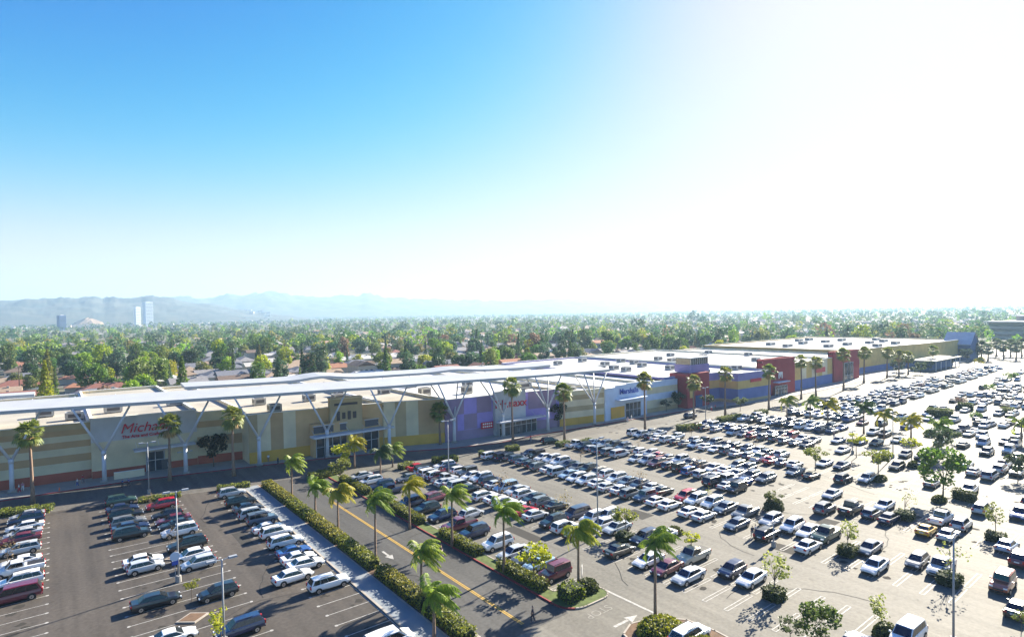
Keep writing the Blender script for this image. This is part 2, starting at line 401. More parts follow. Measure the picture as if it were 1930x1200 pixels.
# repairs, oil drips and sealed cracks on the paving
mk = MB(); rs_ = random.Random(12); m_oil = mat('oil_stain', (.05, .047, .042), .95, spec=.1); m_patch = mat('asphalt_patch', (.075, .072, .066), .92, spec=.15); m_seal = mat('crack_sealant', (.04, .04, .04), .95, spec=.1)
def spot(x, y, q, m, z):
    mk.add([(x + q * rs_.uniform(.6, 1.2) * math.cos(t * .63), y + q * rs_.uniform(.6, 1.2) * math.sin(t * .63), z) for t in range(10)], [tuple(range(10))], m)
for i in range(420):
    side = rs_.random()
    xc = rs_.choice([-4.2, 8.2, 13.8, 24.8]) if side < .25 else 61 + 19.7 * rs_.randrange(5) + rs_.choice([-2.8, 2.8])
    y = rs_.uniform(22, 115); spot(xc + rs_.uniform(-1.5, 1.5), y, rs_.uniform(.2, .6), m_oil, .0165 + .00001 * i)
def crack(x, y, a, n):
    for _ in range(n):
        l_ = rs_.uniform(1, 2.6); x1, y1 = x + math.cos(a) * l_, y + math.sin(a) * l_; line(x, y, x1, y1, .07, m_seal, .0215); x, y = x1, y1; a += rs_.uniform(-.5, .5)
for x, y, a, n in [(0, 60, 1.4, 14), (3, 95, .2, 8), (18, 70, 1.5, 16), (19.5, 98, 1.7, 8), (35, 60, 1.6, 10), (39, 75, .3, 4), (52, 45, 1.2, 12), (71, 40, 1.5, 20), (58, 36, .2, 10), (90, 45, 1.6, 14), (84, 30, .1, 8), (53, 70, 1.5, 12), (110, 40, 1.2, 12)]: crack(x, y, a, n)
for x, y, lx, ly in [(1, 68, 2.2, 3.5), (20, 88, 1.6, 6), (38.5, 66, 2.4, 3.2), (70.5, 58, 3, 4), (52, 62, 2, 7), (89, 38, 3, 2.4), (75, 37, 2.4, 3)]:
    mk.add([(x, y, .0145), (x + lx, y + .1, .0145), (x + lx - .1, y + ly, .0145), (x - .05, y + ly, .0145)], [(0, 1, 2, 3)], m_patch)
struct(mk, 'paving_stains')

# ---------------------------------------------------------------- plants
def blob_points(r, n, rad, squash=.8, clumps=14, shell=.55, cr=.36):
    cs = []
    for _ in range(clumps):
        d = Vector((r.gauss(0, 1), r.gauss(0, 1), r.gauss(0, 1))).normalized() * r.uniform(shell, .8)
        cs.append((d, r.uniform(.7, 1.25) * cr))
    P = []
    for i in range(n):
        c, k = cs[r.randrange(clumps)]
        d = Vector((r.gauss(0, 1), r.gauss(0, 1), r.gauss(0, 1))).normalized() * k * r.uniform(.55, 1.05)
        p = c + d; P.append(Vector((p.x * rad, p.y * rad, p.z * rad * squash)))
    return P, [(Vector((c.x * rad, c.y * rad, c.z * rad * squash))) for c, k in cs]
def make_tree(seed, H, rad, squash, trunk_h, n, leaf, clumps=14, cone=False, stem=.16, group=None, tr=.0):
    r = random.Random(seed); root = thing('broadleaf_tree' if not cone else 'conifer_tree', 'prototype', 'tree', (0, 0, -500))
    P, cs = blob_points(r, n, rad, squash, clumps)
    cz = H - rad * squash * .95
    tb = MB(); tb.tube([(0, 0, 0), (.03, 0, trunk_h * .5), (.05, .04, trunk_h), (0, 0, cz)], [stem, stem * .8, stem * .65, stem * .3], m_bark, 6)
    for c in cs[:7]:
        e = Vector((c.x * .85, c.y * .85, cz + c.z * .85)); tb.tube([(0.03, .03, trunk_h * .95), ((e.x) * .4, e.y * .4, trunk_h + (e.z - trunk_h) * .55), e], [stem * .45, stem * .3, stem * .1], m_bark, 5)
    child(root, 'trunk', tb.mesh('trunk'))
    cb = MB()
    if cone:
        P = []
        for i in range(n):
            t = r.random() ** .7; z = trunk_h + (H - trunk_h) * (1 - t); q = rad * t * r.uniform(.55, 1.1) * (1 + .15 * math.sin(z * 5)); a = r.uniform(0, 6.28)
            P.append(Vector((q * math.cos(a), q * math.sin(a), z - cz)))
    cb.cards([(p.x, p.y, p.z + cz) for p in P], leaf, m_leaf, r=r)
    child(root, 'crown', cb.mesh('crown')); return root

def make_fan_palm(seed, H):
    r = random.Random(seed); root = thing('fan_palm', 'prototype', 'palm tree', (0, 0, -500))
    tb = MB(); tb.tube([(0, 0, 0), (.05, 0, H * .15), (.1, .03, H * .5), (.05, 0, H - .8)], [.38, .27, .2, .17], m_pbark, 8); child(root, 'trunk', tb.mesh('trunk', True))
    def fan(mb, d, L_, m, droop, w_=1.):
        base = Vector((.05, 0, H - .8)); d = d.normalized(); tip = base + d * L_ + Vector((0, 0, -droop * .3))
        mb.tube([base, base + d * L_ * .5, tip], [.03, .02, .015], m, 3, False)
        side = d.cross(Vector((0, 0, 1)));
        if side.length < .1: side = Vector((1, 0, 0))
        side.normalize(); n = side.cross(d)
        for k in range(9):
            a = R(-72 + 18 * k) + r.uniform(-.06, .06); e = (d * math.cos(a) + side * math.sin(a)).normalized()
            bl = 1.1 * w_ * r.uniform(.85, 1.1); q = tip + e * bl + Vector((0, 0, -.32 * bl * abs(math.sin(a)) - droop * .35 - .1)); s_ = e.cross(n).normalized() * .15 * w_
            mid_ = tip + e * bl * .55
            mb.add([tip, mid_ - s_, q, mid_ + s_], [(0, 1, 2, 3)], m)
    cb = MB()
    for i in range(46):
        el = R(r.uniform(-40, 80)); a = r.uniform(0, 6.28)
        fan(cb, Vector((math.cos(a) * math.cos(el), math.sin(a) * math.cos(el), math.sin(el))), r.uniform(.9, 1.4), m_palm, max(0, .6 - math.sin(el)), 1.05)
    child(root, 'crown', cb.mesh('crown'))
    sb = MB()
    for i in range(16):
        el = R(r.uniform(-78, -48)); a = r.uniform(0, 6.28)
        fan(sb, Vector((math.cos(a) * math.cos(el), math.sin(a) * math.cos(el), math.sin(el))), r.uniform(.7, 1.2), m_palmd, .8, .8)
    child(root, 'dead_skirt', sb.mesh('dead_skirt')); return root

def make_queen_palm(seed, H, wind=1., nf=19, FL=3.2):
    r = random.Random(seed); root = thing('queen_palm', 'prototype', 'palm tree', (0, 0, -500))
    tb = MB(); top = Vector((.12, .02, H)); tb.tube([(0, 0, 0), (.03, 0, H * .2), (.06, 0, H * .6), top], [.22, .17, .14, .12], m_pbark, 8)
    child(root, 'trunk', tb.mesh('trunk', True))
    cs_ = MB(); cs_.tube([top - Vector((0, 0, .1)), top + Vector((.02, 0, .5)), top + Vector((.05, 0, .9))], [.14, .13, .05], m_palm, 7); child(root, 'crownshaft', cs_.mesh('crownshaft', True))
    cb = MB()
    for i in range(nf):
        a = i * 2.4 + r.uniform(-.3, .3); el = R(r.uniform(15, 85) if i > 2 else r.uniform(-15, 10)); L_ = FL * r.uniform(.8, 1.1)
        d = Vector((math.cos(a) * math.cos(el), math.sin(a) * math.cos(el), math.sin(el)))
        p = top + Vector((0, 0, .55)); N_ = 13; pts = [p.copy()]; v_ = d.copy()
        for k in range(N_):
            v_ = (v_ + Vector((.1 * wind, -.075 * wind, -.15 - .07 * k / N_))).normalized(); p = p + v_ * L_ / N_; pts.append(p.copy())
        cb.tube(pts[::3], [.03, .022, .018, .014, .008][:len(pts[::3])], m_palm, 3, False)
        for k in range(1, N_ + 1):
            t = (pts[k] - pts[k - 1]).normalized(); side = t.cross(Vector((0, 0, 1)));
            if side.length < .05: side = Vector((1, 0, 0))
            side.normalize(); ll = .78 * math.sin(math.pi * (.12 + .8 * k / N_)) + .12
            for sgn in (-1, 1):
                for j in range(3):
                    b0 = pts[k - 1].lerp(pts[k], (j + r.random() * .4) / 3)
                    dirn = (side * sgn + t * .55 + Vector((.2 * wind, -.15 * wind, -.6 - r.uniform(0, .5)))).normalized(); e = b0 + dirn * ll * r.uniform(.8, 1.1)
                    w_ = t * .075; mid_ = b0.lerp(e, .5) + Vector((0, 0, .05))
                    cb.add([b0, mid_ - w_, e, mid_ + w_], [(0, 1, 2, 3)], m_palm)
    child(root, 'fronds', cb.mesh('fronds')); return root

FAN = [make_fan_palm(11 + i, 10.) for i in range(3)]
QUEEN = [make_queen_palm(31 + i, 5.0) for i in range(4)]
GREENQ = [(.27, .36, .03), (.22, .33, .03), (.36, .4, .025), (.2, .3, .035)]
def put(protos, kind, loc, H, baseH, rz, sc, color, **kw):
    p = protos[kind % len(protos)]; o = dup(p, loc, rz, (sc, sc, H / baseH), color, **kw)
    for c in KIDS.get(o.name, []):
        if c.name.startswith(('crown', 'fronds', 'dead')):       # keep the head round when the trunk is stretched
            k = sc / (H / baseH); c.scale = (1, 1, k); c.location = (0, 0, baseH * (1 - k))
    return o
fan_list = [(62, 950, 795, 'in front of the striped wall at the left edge'), (320, 905, 783, 'in front of the craft store sign'), (441, 897, 768, 'beside the big dark shopfront tree'),
 (657, 845, 765, 'in front of the shop with the tan sign tower'), (830, 838, 760, 'in front of the lavender wall'), (967, 835, 713, 'crossing the red sign of the fashion store'), (1064, 832, 724, 'right of the fashion store entrance'),
 (1216, 813, 703, 'crossing the blue shop sign'), (1308, 790, 708, 'in front of the red corner tower'), (1367, 783, 692, 'in front of the blue and yellow hall'), (1449, 772, 688, 'at the near edge of the dark red entrance block'),
 (1510, 752, 670, 'at the far edge of the dark red entrance block'), (1538, 748, 673, 'by the striped yellow wall'), (1590, 736, 657, 'by the second red block'), (1628, 722, 655, 'by the blue wall past the second red block'),
 (1672, 712, 656, 'before the tan far hall'), (1694, 710, 661, 'in the clump left of the low canopy'), (1712, 706, 664, 'in the clump touching the low canopy'), (1758, 694, 652, 'in front of the low white canopy')]
for i, (px, pb, pt, lb) in enumerate(fan_list):
    b = at(px, pb); H = height(px, pt, b) - .9
    put(FAN, i, (b[0], b[1], 0), H, 10., rnd.uniform(0, 6.28), 1.15 + (i > 12) * .15, (.2 + rnd.uniform(-.02, .04), .25, .05),
        label='tall fan palm ' + lb, cat='palm tree', group='fan palms along the shopfronts').rotation_euler[0] = R(rnd.uniform(-1.6, 1.6))
for i, (px, pb, pt) in enumerate([(1836, 665, 642), (1850, 668, 645), (1862, 672, 650), (1878, 664, 640), (1892, 668, 645), (1905, 664, 642), (1915, 670, 646), (1926, 664, 640)]):
    b = at(px, pb + 8); H = max(8, height(px, pt, b) - .9)
    put(FAN, i, (b[0], b[1], 0), H, 10., rnd.uniform(0, 6), 1.6, (.12, .16, .07), label='distant fan palm, %s of the palms past the blue gabled hall' % ordinal(i + 1), cat='palm tree', group='distant fan palms past the gabled hall')
queen_list = [(550, 940, 862, 'at the mall end of the left hedge'), (594, 970, 908, 'in the left hedge, second from the mall end'), (637, 1005, 915, 'in the left hedge beside the start of the yellow line'), (708, 1068, 932, 'in the left hedge, fullest crown of that hedge'),
 (794, 1128, 1028, 'in the left hedge by the lowest road shadow'), (818, 1205, 1108, 'at the bottom edge of the picture beside the footpath'), (717, 900, 842, 'dark crown at the mall end of the right verge'), (772, 997, 908, 'yellowing, in the right verge'),
 (852, 1031, 922, 'spreading, in the right verge by the maroon pickup'), (950, 1080, 952, 'in the right verge above the long hedge'), (1090, 1107, 985, 'on the corner island with the cube shrub'), (1235, 1172, 1010, 'tallest, on the round planter island'),
 (740, 880, 850, 'short, behind the planter at the drive entrance'), (668, 882, 828, 'bright, on the planter at the drive entrance'), (1483, 795, 750, 'leftmost of the small palms across the middle of the pale lot'), (1527, 797, 752, 'second of the small palms across the middle of the pale lot'), (1560, 803, 757, 'third of the small palms, with a hanging yellow frond'),
 (1628, 818, 762, 'over the dark cars at mid lot'), (1666, 828, 775, 'yellow-green, with a bent frond at mid lot'), (1717, 828, 788, 'thin, right of the bent yellow-green one'), (1925, 835, 790, 'cut by the right edge of the picture'), (1770, 838, 795, 'behind the bushy tree in the far lot'), (1843, 700, 675, 'far, on the bright strip of road')]
for i, (px, pb, pt, lb) in enumerate(queen_list):
    b = at(px, pb); H = max(3.2, height(px, pt, b) - 1.4)
    col = GREENQ[i % 4] if lb.find('dark') < 0 else (.08, .14, .03)
    if 'yellow' in lb or 'bright' in lb: col = (.42, .4, .02)
    put(QUEEN, i, (b[0], b[1], .1), H, 5.0, R([0, 15, -20, 8][i % 4]), 1.0 if i < 14 else 1.15, col,
        label='feather palm ' + lb, cat='palm tree', group='feather palms of the drive and lots')

# hedges
def hedge(p0, p1, w_, h, label, col=(.1, .135, .022), name='hedge'):
    L_ = math.hypot(p1[0] - p0[0], p1[1] - p0[1]); a = math.atan2(p1[1] - p0[1], p1[0] - p0[0]); root = thing(name, label, 'hedge', (p0[0], p0[1], .05), rz=a)
    r = random.Random(int(L_ * 100 + p0[0])); cb = MB(); n = max(2, int(L_ / .5))
    vs = []; fs = []
    for i in range(n + 1):
        x = L_ * i / n; hh = h * r.uniform(.8, .98); ww = w_ / 2 * r.uniform(.75, .95)
        vs += [(x, -ww, 0), (x, -ww * 1.05, hh * .7), (x, -ww * .7, hh), (x, ww * .7, hh), (x, ww * 1.05, hh * .7), (x, ww, 0)]
    for i in range(n):
        for k in range(5): fs.append((i * 6 + k, i * 6 + k + 1, (i + 1) * 6 + k + 1, (i + 1) * 6 + k))
    fs += [tuple(range(6))[::-1], tuple(range(n * 6, n * 6 + 6))]
    cb.add(vs, fs, m_hedge); child(root, 'branches', cb.mesh('branches'))
    P = []
    for i in range(int(L_ * (w_ + 2 * h) * 40)):
        x = r.uniform(-.1, L_ + .1); q = r.random() * (w_ + 2 * h); j = r.uniform(-.05, .14)
        if q < h: p = (x, -w_ / 2 - j, q)
        elif q < h + w_: p = (x, q - h - w_ / 2, h + j + .1 * math.sin(x * 3.1))
        else: p = (x, w_ / 2 + j, q - h - w_)
        P.append(p)
    for e in range(int(w_ * h * 30)): P.append((r.choice((-.08, L_ + .08)), r.uniform(-w_ / 2, w_ / 2), r.uniform(0, h)))
    lb = MB(); lb.cards(P, .2, m_hleaf_o, up=.8, r=r); o = child(root, 'leaves', lb.mesh('leaves')); o.color = (*col, 1)
    return root
gaps = [(47, 54.5), (55.4, 66.5), (68.5, 79.0), (79.6, 90.5), (91.3, 101.5), (102.2, 116)]
for i, (a, b_) in enumerate(gaps):
    hedge((31.0, a), (31.0, b_), 1.6, 1.25, 'trimmed green hedge along the left kerb of the drive, %s length counted from the bottom' % ordinal(i + 1), col=(.22 + .04 * (i % 2), .25, .02))
for i, (a, b_, lb) in enumerate([(50.2, 58.5, 'beside the maroon pickup nearest the camera'), (63.2, 72.5, 'below the spreading palm'), (78.5, 96, 'long and tall, next to the drive entrance'), (98, 110, 'at the shopfront end')]):
    hedge((43.5, a), (43.5, b_), 1.3, 1.15, 'boxy hedge in the red-kerbed verge, ' + lb, col=(.2, .22, .015))
def shrub(x, y, rx, ry, h, label, col=(.1, .13, .02), box=False):
    root = thing('shrub', label, 'shrub', (x, y, .05)); r = random.Random(int(x * 31 + y * 7)); cb = MB(); P = []
    if box:
        cb.box((0, 0, h * .45), (rx * 1.8, ry * 1.8, h * .9), m_hedge)
        for i in range(int(150 * rx * ry + 120)):
            f = r.randrange(5); u, v_ = r.uniform(-1, 1), r.uniform(-1, 1)
            P.append([(rx, u * ry, (v_ + 1) / 2 * h), (-rx, u * ry, (v_ + 1) / 2 * h), (u * rx, ry, (v_ + 1) / 2 * h), (u * rx, -ry, (v_ + 1) / 2 * h), (u * rx, v_ * ry, h)][f])
    else:
        seg = 12; vs = []; 
        for i in range(5):
            t = i / 4 * math.pi / 2
            for k in range(seg):
                a = 2 * math.pi * k / seg; q = r.uniform(.8, .95); vs.append((rx * math.cos(a) * math.cos(t * .98) * q, ry * math.sin(a) * math.cos(t * .98) * q, h * math.sin(t) * .92))
        fs = [(i * seg + k, i * seg + (k + 1) % seg, (i + 1) * seg + (k + 1) % seg, (i + 1) * seg + k) for i in range(4) for k in range(seg)]
        cb.add(vs, fs, m_hedge)
        for i in range(int(200 * rx * ry + 120)):
            t = math.asin(r.random()); a = r.uniform(0, 6.28); q = r.uniform(.92, 1.06)
            P.append((rx * math.cos(a) * math.cos(t) * q, ry * math.sin(a) * math.cos(t) * q, h * math.sin(t) * q))
    child(root, 'branches', cb.mesh('branches')); lb = MB(); lb.cards(P, .24, m_hleaf_o, up=.7, r=r); o = child(root, 'leaves', lb.mesh('leaves')); o.color = (*col, 1); return root
x, y = at(1077, 1128); shrub(x, y, 1.25, 1.1, 1.6, 'cube-clipped bright shrub on the corner island', (.2, .26, .01), True)
x, y = at(1107, 1112); shrub(x, y, 1.4, 1.3, 1.3, 'rounded dark shrub on the corner island beside the cube one', (.08, .1, .02))
shrub(46.6, 36.2, 2.6, 2.2, 1.4, 'large low yellow-green shrub on the round planter island', (.28, .3, .015)); shrub(46.5, 31.6, 2.6, 2.4, 1.2, 'second low shrub on the round planter island, behind the tall palm', (.25, .27, .02))
shrub_px = [(1459, 1128, 1., 1., 1.2, 'under the thin tree at the near end of the pale lot rows'), (1598, 1045, 1.15, 1.0, 1.15, 'left of the slate blue sedan'), (1705, 978, 1.2, 1.1, 1.2, 'right of the row of four grey and silver cars'), (1670, 1198, 1.3, 1.1, 1.2, 'at the bottom edge left of the white minivan'),
 (1790, 1100, 1.2, 1.0, 1.2, 'beneath the wide thin tree by the tall lamp post'), (1877, 1018, 1.1, 1.0, 1.0, 'behind the silver blue sedan at the right'), (1177, 1018, 1.0, 1.0, 1.0, 'under the small tree beside the black sedan'), (1658, 905, 2.2, 1., .9, 'low spreading, beside the silver wagon'),
 (1052, 975, 1.3, 1.0, .9, 'between the dark blue minivan and white cars'), (1270, 1005, 1.5, 1.2, .9, 'between sedans at the end of the second double row'), (1770, 945, 1.6, 1.0, 1.0, 'under the full tree by the clipped hedge'), (1330, 896, 1.5, 1., .8, 'beside the white wagon at mid lot'),
 (1722, 880, 1.6, 1.0, 1.2, 'beside the black wagon in the far lot'), (1458, 960, 2.0, 1.4, 1.8, 'dark, at the edge of the cross aisle'), (1215, 925, 1.5, 1., .8, 'between dark cars of the second double row')]
for px, py, rx, ry, h, lb in shrub_px:
    x, y = at(px, py); shrub(x, y, rx, ry, h, 'clipped shrub ' + lb, rnd.choice([(.05, .07, .02), (.09, .11, .02), (.07, .1, .02)]), box=(rx < 1.25 and rx > .9))
p0 = at(1798, 938); p1 = at(1838, 948); hedge(p0, p1, 1.3, 1.6, 'isolated dark boxy hedge with a yellow-green top in the bright lot', (.1, .12, .02))
for p0, p1, w_, h, lb in [((0, 972), (97, 962), 2.4, .9, 'low hedge at the head of the leftmost car row'), ((262, 947), (340, 935), 1.8, .7, 'planter hedge at the mall end of the central double row'), ((410, 925), (470, 917), 1.8, .8, 'planter hedge at the mall end of the row facing the footpath'),
    ((586, 905), (640, 890), 2.5, 1.2, 'leafy planter hedge at the drive entrance'), ((755, 885), (775, 878), 1.8, 1.0, 'small hedge beside the red car'), ((815, 873), (862, 868), 1.6, 1.2, 'hedge behind the pale lamp post'), ((905, 862), (915, 860), 1.6, 1.2, 'small hedge beside the parked van at the shopfront road'), ((955, 850), (976, 847), 1.8, 1., 'hedge around the foot of the tall palm at the shopfront road'),
    ((1052, 842), (1070, 838), 2., 1., 'hedge at the head of the third double row'), ((1100, 838), (1115, 833), 1.8, 1., 'hedge right of the third double row head'), ((1278, 812), (1318, 808), 2.4, 1.4, 'long dark hedge at the head of the fifth double row'), ((1355, 795), (1400, 788), 2.2, 1.2, 'hedge under the palms by the blue hall'), ((1427, 782), (1442, 779), 2.2, 1.2, 'small hedge in front of the dark red entrance block'),
    ((1748, 783), (1795, 787), 4., 2.2, 'large dark clipped hedge in the far lot'), ((1806, 771), (1834, 773), 3.5, 2.0, 'second large clipped hedge in the far lot'), ((1888, 779), (1910, 781), 3., 1.8, 'low hedge at the right of the far lot')]:
    a = at(*p0); b_ = at(*p1); hedge(a, b_, w_, h, lb, rnd.choice([(.2, .24, .02), (.13, .18, .02)]))

# lot trees
LT = [make_tree(51, 4.2, 1.35, 1.05, 1.5, 260, .22, 9, stem=.06), make_tree(52, 4.0, 1.5, .55, 2.4, 420, .25, 10, stem=.07), make_tree(53, 6.0, 2.2, 1.05, 1.9, 1300, .3, 16, stem=.1), make_tree(54, 4.0, 1.4, 1.1, 1.4, 90, .16, 8, stem=.05), make_tree(55, 4.2, 1.9, .7, 1.8, 620, .27, 12, stem=.08)]
LH = [4.2, 4.0, 6.0, 4.0, 4.2]
YG, DG, PG, BR = (.42, .46, .02), (.12, .22, .03), (.3, .35, .08), (.26, .19, .09)
lot_trees = [(1178, 1010, 955, 4, (.2, .23, .03), 'young yellow-green tree beside the black sedan in the pale lot'), (1303, 1050, 1003, 1, YG, 'small umbrella-shaped yellow tree over the pickup'), (1597, 1040, 975, 0, PG, 'thin young tree standing in a boxed shrub left of the slate sedan'),
 (1459, 1125, 1035, 0, PG, 'thin pale young tree at the near end of the third double row'), (1662, 1190, 1117, 0, PG, 'thin pale young tree at the bottom edge of the pale lot'), (1705, 975, 918, 3, PG, 'almost leafless sapling in a boxed shrub'), (1777, 942, 838, 2, DG, 'full green tree rising beside the isolated boxy hedge'),
 (1655, 895, 845, 4, (.2, .24, .03), 'broad yellow-green tree over the silver wagon'), (1718, 868, 824, 1, YG, 'flat-topped yellow-green tree by the black wagon'), (1614, 862, 818, 1, YG, 'small flat yellow-green tree at mid lot'), (1537, 886, 842, 4, (.17, .21, .03), 'flat-topped young tree behind two dark cars'),
 (1877, 1008, 943, 0, (.2, .24, .06), 'young green tree behind the silver blue sedan at the right'), (1790, 1095, 1003, 3, PG, 'wide thin tree against the tall lamp post at the right'), (1332, 945, 916, 3, YG, 'small sparse yellow sapling in the first cross aisle'), (1006, 1098, 1025, 4, YG, 'bright yellow-green tree leaning over the maroon pickup'),
 (362, 1132, 1092, 1, (.22, .24, .03), 'small yellow-green tree in the median of the dark lot'), (418, 1215, 1140, 0, YG, 'yellow-green tree at the bottom edge of the dark lot'), (283, 960, 925, 3, BR, 'brownish sparse tree at the mall end of the central median'), (318, 1035, 990, 3, BR, 'brownish sparse tree midway along the central median'),
 (940, 955, 885, 3, BR, 'bare brown sapling between white cars'), (1063, 975, 922, 3, (.3, .24, .05), 'bare yellowish sapling over the blue minivan'), (1205, 925, 880, 3, BR, 'bare brown tree in the second double row'), (1322, 895, 858, 3, BR, 'bare twiggy sapling behind the white wagon'), (1420, 850, 820, 3, BR, 'bare brown tree in the fourth double row'),
 (1094, 870, 843, 3, BR, 'bare orange-brown sapling near the head of the third double row'), (1303, 825, 800, 3, BR, 'bare brown tree behind the long dark hedge'), (1203, 850, 826, 3, BR, 'bare reddish sapling in the third double row'), (15, 1070, 1010, 3, BR, 'brown sparse tree at the left edge behind the silver wagon'), (1919, 905, 850, 2, (.06, .09, .03), 'dark full tree cut by the right edge of the picture'), (1770, 862, 800, 2, (.08, .12, .05), 'dark green tree in the far lot right of the lamp'),
 (1490, 1215, 1165, 4, (.1, .14, .05), 'round olive-green bush-like tree at the bottom edge'), (1545, 1225, 1132, 2, (.12, .18, .04), 'bushy green tree cut by the bottom edge of the pale lot'), (1925, 1190, 1160, 4, (.16, .2, .04), 'green tree top at the bottom right corner'), (1458, 962, 925, 4, (.1, .12, .03), 'dark low tree beside the cross aisle'),
 (650, 885, 835, 4, YG, 'bright yellow-green tree on the planter at the drive entrance'), (642, 905, 862, 4, (.2, .23, .03), 'bushy yellow-green tree beside the drive entrance hedge'), (1480, 770, 748, 4, (.1, .13, .05), 'small dark tree before the dark red block'), (1700, 812, 785, 4, (.14, .18, .06), 'small round tree in the far lot beside the hedge'), (1813, 770, 748, 4, (.2, .14, .1), 'reddish brown tree in the far lot'), (1905, 725, 700, 4, DG, 'distant round tree near the right edge'), (1865, 745, 722, 4, DG, 'distant dark tree in the far bright lot'), (1838, 800, 775, 4, DG, 'dark bushy tree beside the second large hedge'), (1800, 835, 812, 4, (.1, .14, .05), 'low green tree among the far scattered cars'),
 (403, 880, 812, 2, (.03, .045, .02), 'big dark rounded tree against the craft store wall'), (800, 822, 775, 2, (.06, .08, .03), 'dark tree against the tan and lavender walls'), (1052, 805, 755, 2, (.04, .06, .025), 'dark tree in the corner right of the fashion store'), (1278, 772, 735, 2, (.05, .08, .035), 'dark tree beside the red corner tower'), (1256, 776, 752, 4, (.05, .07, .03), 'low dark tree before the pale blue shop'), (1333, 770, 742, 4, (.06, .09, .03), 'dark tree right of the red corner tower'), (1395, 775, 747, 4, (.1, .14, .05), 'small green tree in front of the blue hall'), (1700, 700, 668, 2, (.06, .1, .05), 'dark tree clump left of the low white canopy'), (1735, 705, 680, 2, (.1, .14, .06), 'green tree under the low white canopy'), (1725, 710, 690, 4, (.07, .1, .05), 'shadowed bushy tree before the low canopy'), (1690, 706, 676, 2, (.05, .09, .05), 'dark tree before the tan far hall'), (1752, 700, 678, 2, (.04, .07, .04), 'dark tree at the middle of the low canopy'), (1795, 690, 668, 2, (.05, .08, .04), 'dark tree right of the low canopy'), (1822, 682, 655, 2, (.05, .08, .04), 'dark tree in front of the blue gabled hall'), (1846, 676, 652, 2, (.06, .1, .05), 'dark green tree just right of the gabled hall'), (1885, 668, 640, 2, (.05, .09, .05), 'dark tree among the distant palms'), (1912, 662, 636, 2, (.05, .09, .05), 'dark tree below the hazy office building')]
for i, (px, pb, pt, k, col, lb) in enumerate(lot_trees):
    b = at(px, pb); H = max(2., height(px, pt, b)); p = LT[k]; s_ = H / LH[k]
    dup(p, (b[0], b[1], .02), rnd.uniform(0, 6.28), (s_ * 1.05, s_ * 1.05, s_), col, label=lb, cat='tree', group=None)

# ---------------------------------------------------------------- shop buildings
def wall_slab(mb, p0, p1, z0, z1, th, m, off=0.):
    a = math.atan2(p1[1] - p0[1], p1[0] - p0[0]); nx, ny = -math.sin(a), math.cos(a); L_ = math.hypot(p1[0] - p0[0], p1[1] - p0[1])
    cx, cy = (p0[0] + p1[0]) / 2 + nx * (th / 2 - off), (p0[1] + p1[1]) / 2 + ny * (th / 2 - off)
    mb.box((cx, cy, (z0 + z1) / 2), (L_, th, z1 - z0), m, a)
def lerp(a, b, t): return (a[0] + (b[0] - a[0]) * t, a[1] + (b[1] - a[1]) * t)
def store(name, label, front, depth_y, H, vb=None, hb=None, roof=None, rim=None, side=None, slope=None):
    'front: polyline of (x, y); vb: list (t0, t1, mat) vertical panels; hb: list (z0, z1, mat) bands. One building: walls, parapet and roof'
    root = thing(name, label, 'building', (front[0][0], front[0][1], 0)); ox, oy = front[0]
    Fp = [(x - ox, y - oy) for x, y in front]; wb = MB(); n = len(Fp) - 1
    Hs = H if isinstance(H, (list, tuple)) else [H] * (n + 1)
    cum = [0]
    for a, b_ in zip(Fp[:-1], Fp[1:]): cum.append(cum[-1] + math.hypot(b_[0] - a[0], b_[1] - a[1]))
    T = cum[-1]
    for i in range(n):
        a, b_ = Fp[i], Fp[i + 1]; t0, t1 = cum[i] / T, cum[i + 1] / T; h = (Hs[i] + Hs[i + 1]) / 2
        panels = []
        for (u0, u1, m) in (vb or [(0, 1, None)]):
            q0, q1 = max(u0, t0), min(u1, t1)
            if q1 - q0 > 1e-4: panels.append(((q0 - t0) / (t1 - t0), (q1 - t0) / (t1 - t0), m))
        for q0, q1, m in panels:
            pa, pb = lerp(a, b_, q0), lerp(a, b_, q1)
            if m is None:
                for (z0, z1, mm) in hb: wall_slab(wb, pa, pb, z0, min(z1, h), .4, mm)
            else:
                zb = 0
                for (z0, z1, mm) in (hb or []): wall_slab(wb, pa, pb, z0, z1, .4, mm, .04); 
                wall_slab(wb, pa, pb, 0 if not hb else 0.001, h, .4, m)
    side = side or m_cream
    hh = sum(Hs) / len(Hs)
    back = [(Fp[-1][0], depth_y - oy), (Fp[0][0], depth_y - oy)]
    ring = [Fp[-1], back[0], back[1], Fp[0]]
    for k, (a, b_) in enumerate(zip(ring[:-1], ring[1:])):
        hz = hh
        wall_slab(wb, (a[0], a[1] + (.4 if k == 0 else 0)), (b_[0], b_[1] + (.4 if k == 2 else 0)), 0, hz - .01, .4, side)
    child(root, 'wall', wb.mesh('wall'))
    rb = MB(); rb.prism([(x, y + .3) for x, y in Fp] + back, hh - 1.1, hh - .65, m_roof2 if roof is None else roof); child(root, 'roof', rb.mesh('roof'))
    pb_ = MB()
    for i in range(n):
        h = (Hs[i] + Hs[i + 1]) / 2; wall_slab(pb_, Fp[i], Fp[i + 1], h, h + .12, .55, rim or m_white, .05)
    for a, b_ in zip(ring[:-1], ring[1:]): wall_slab(pb_, a, b_, hh + .001, hh + .12, .5, rim or m_white, .03)
    child(root, 'parapet_cap', pb_.mesh('parapet_cap'))
    return root, (ox, oy)
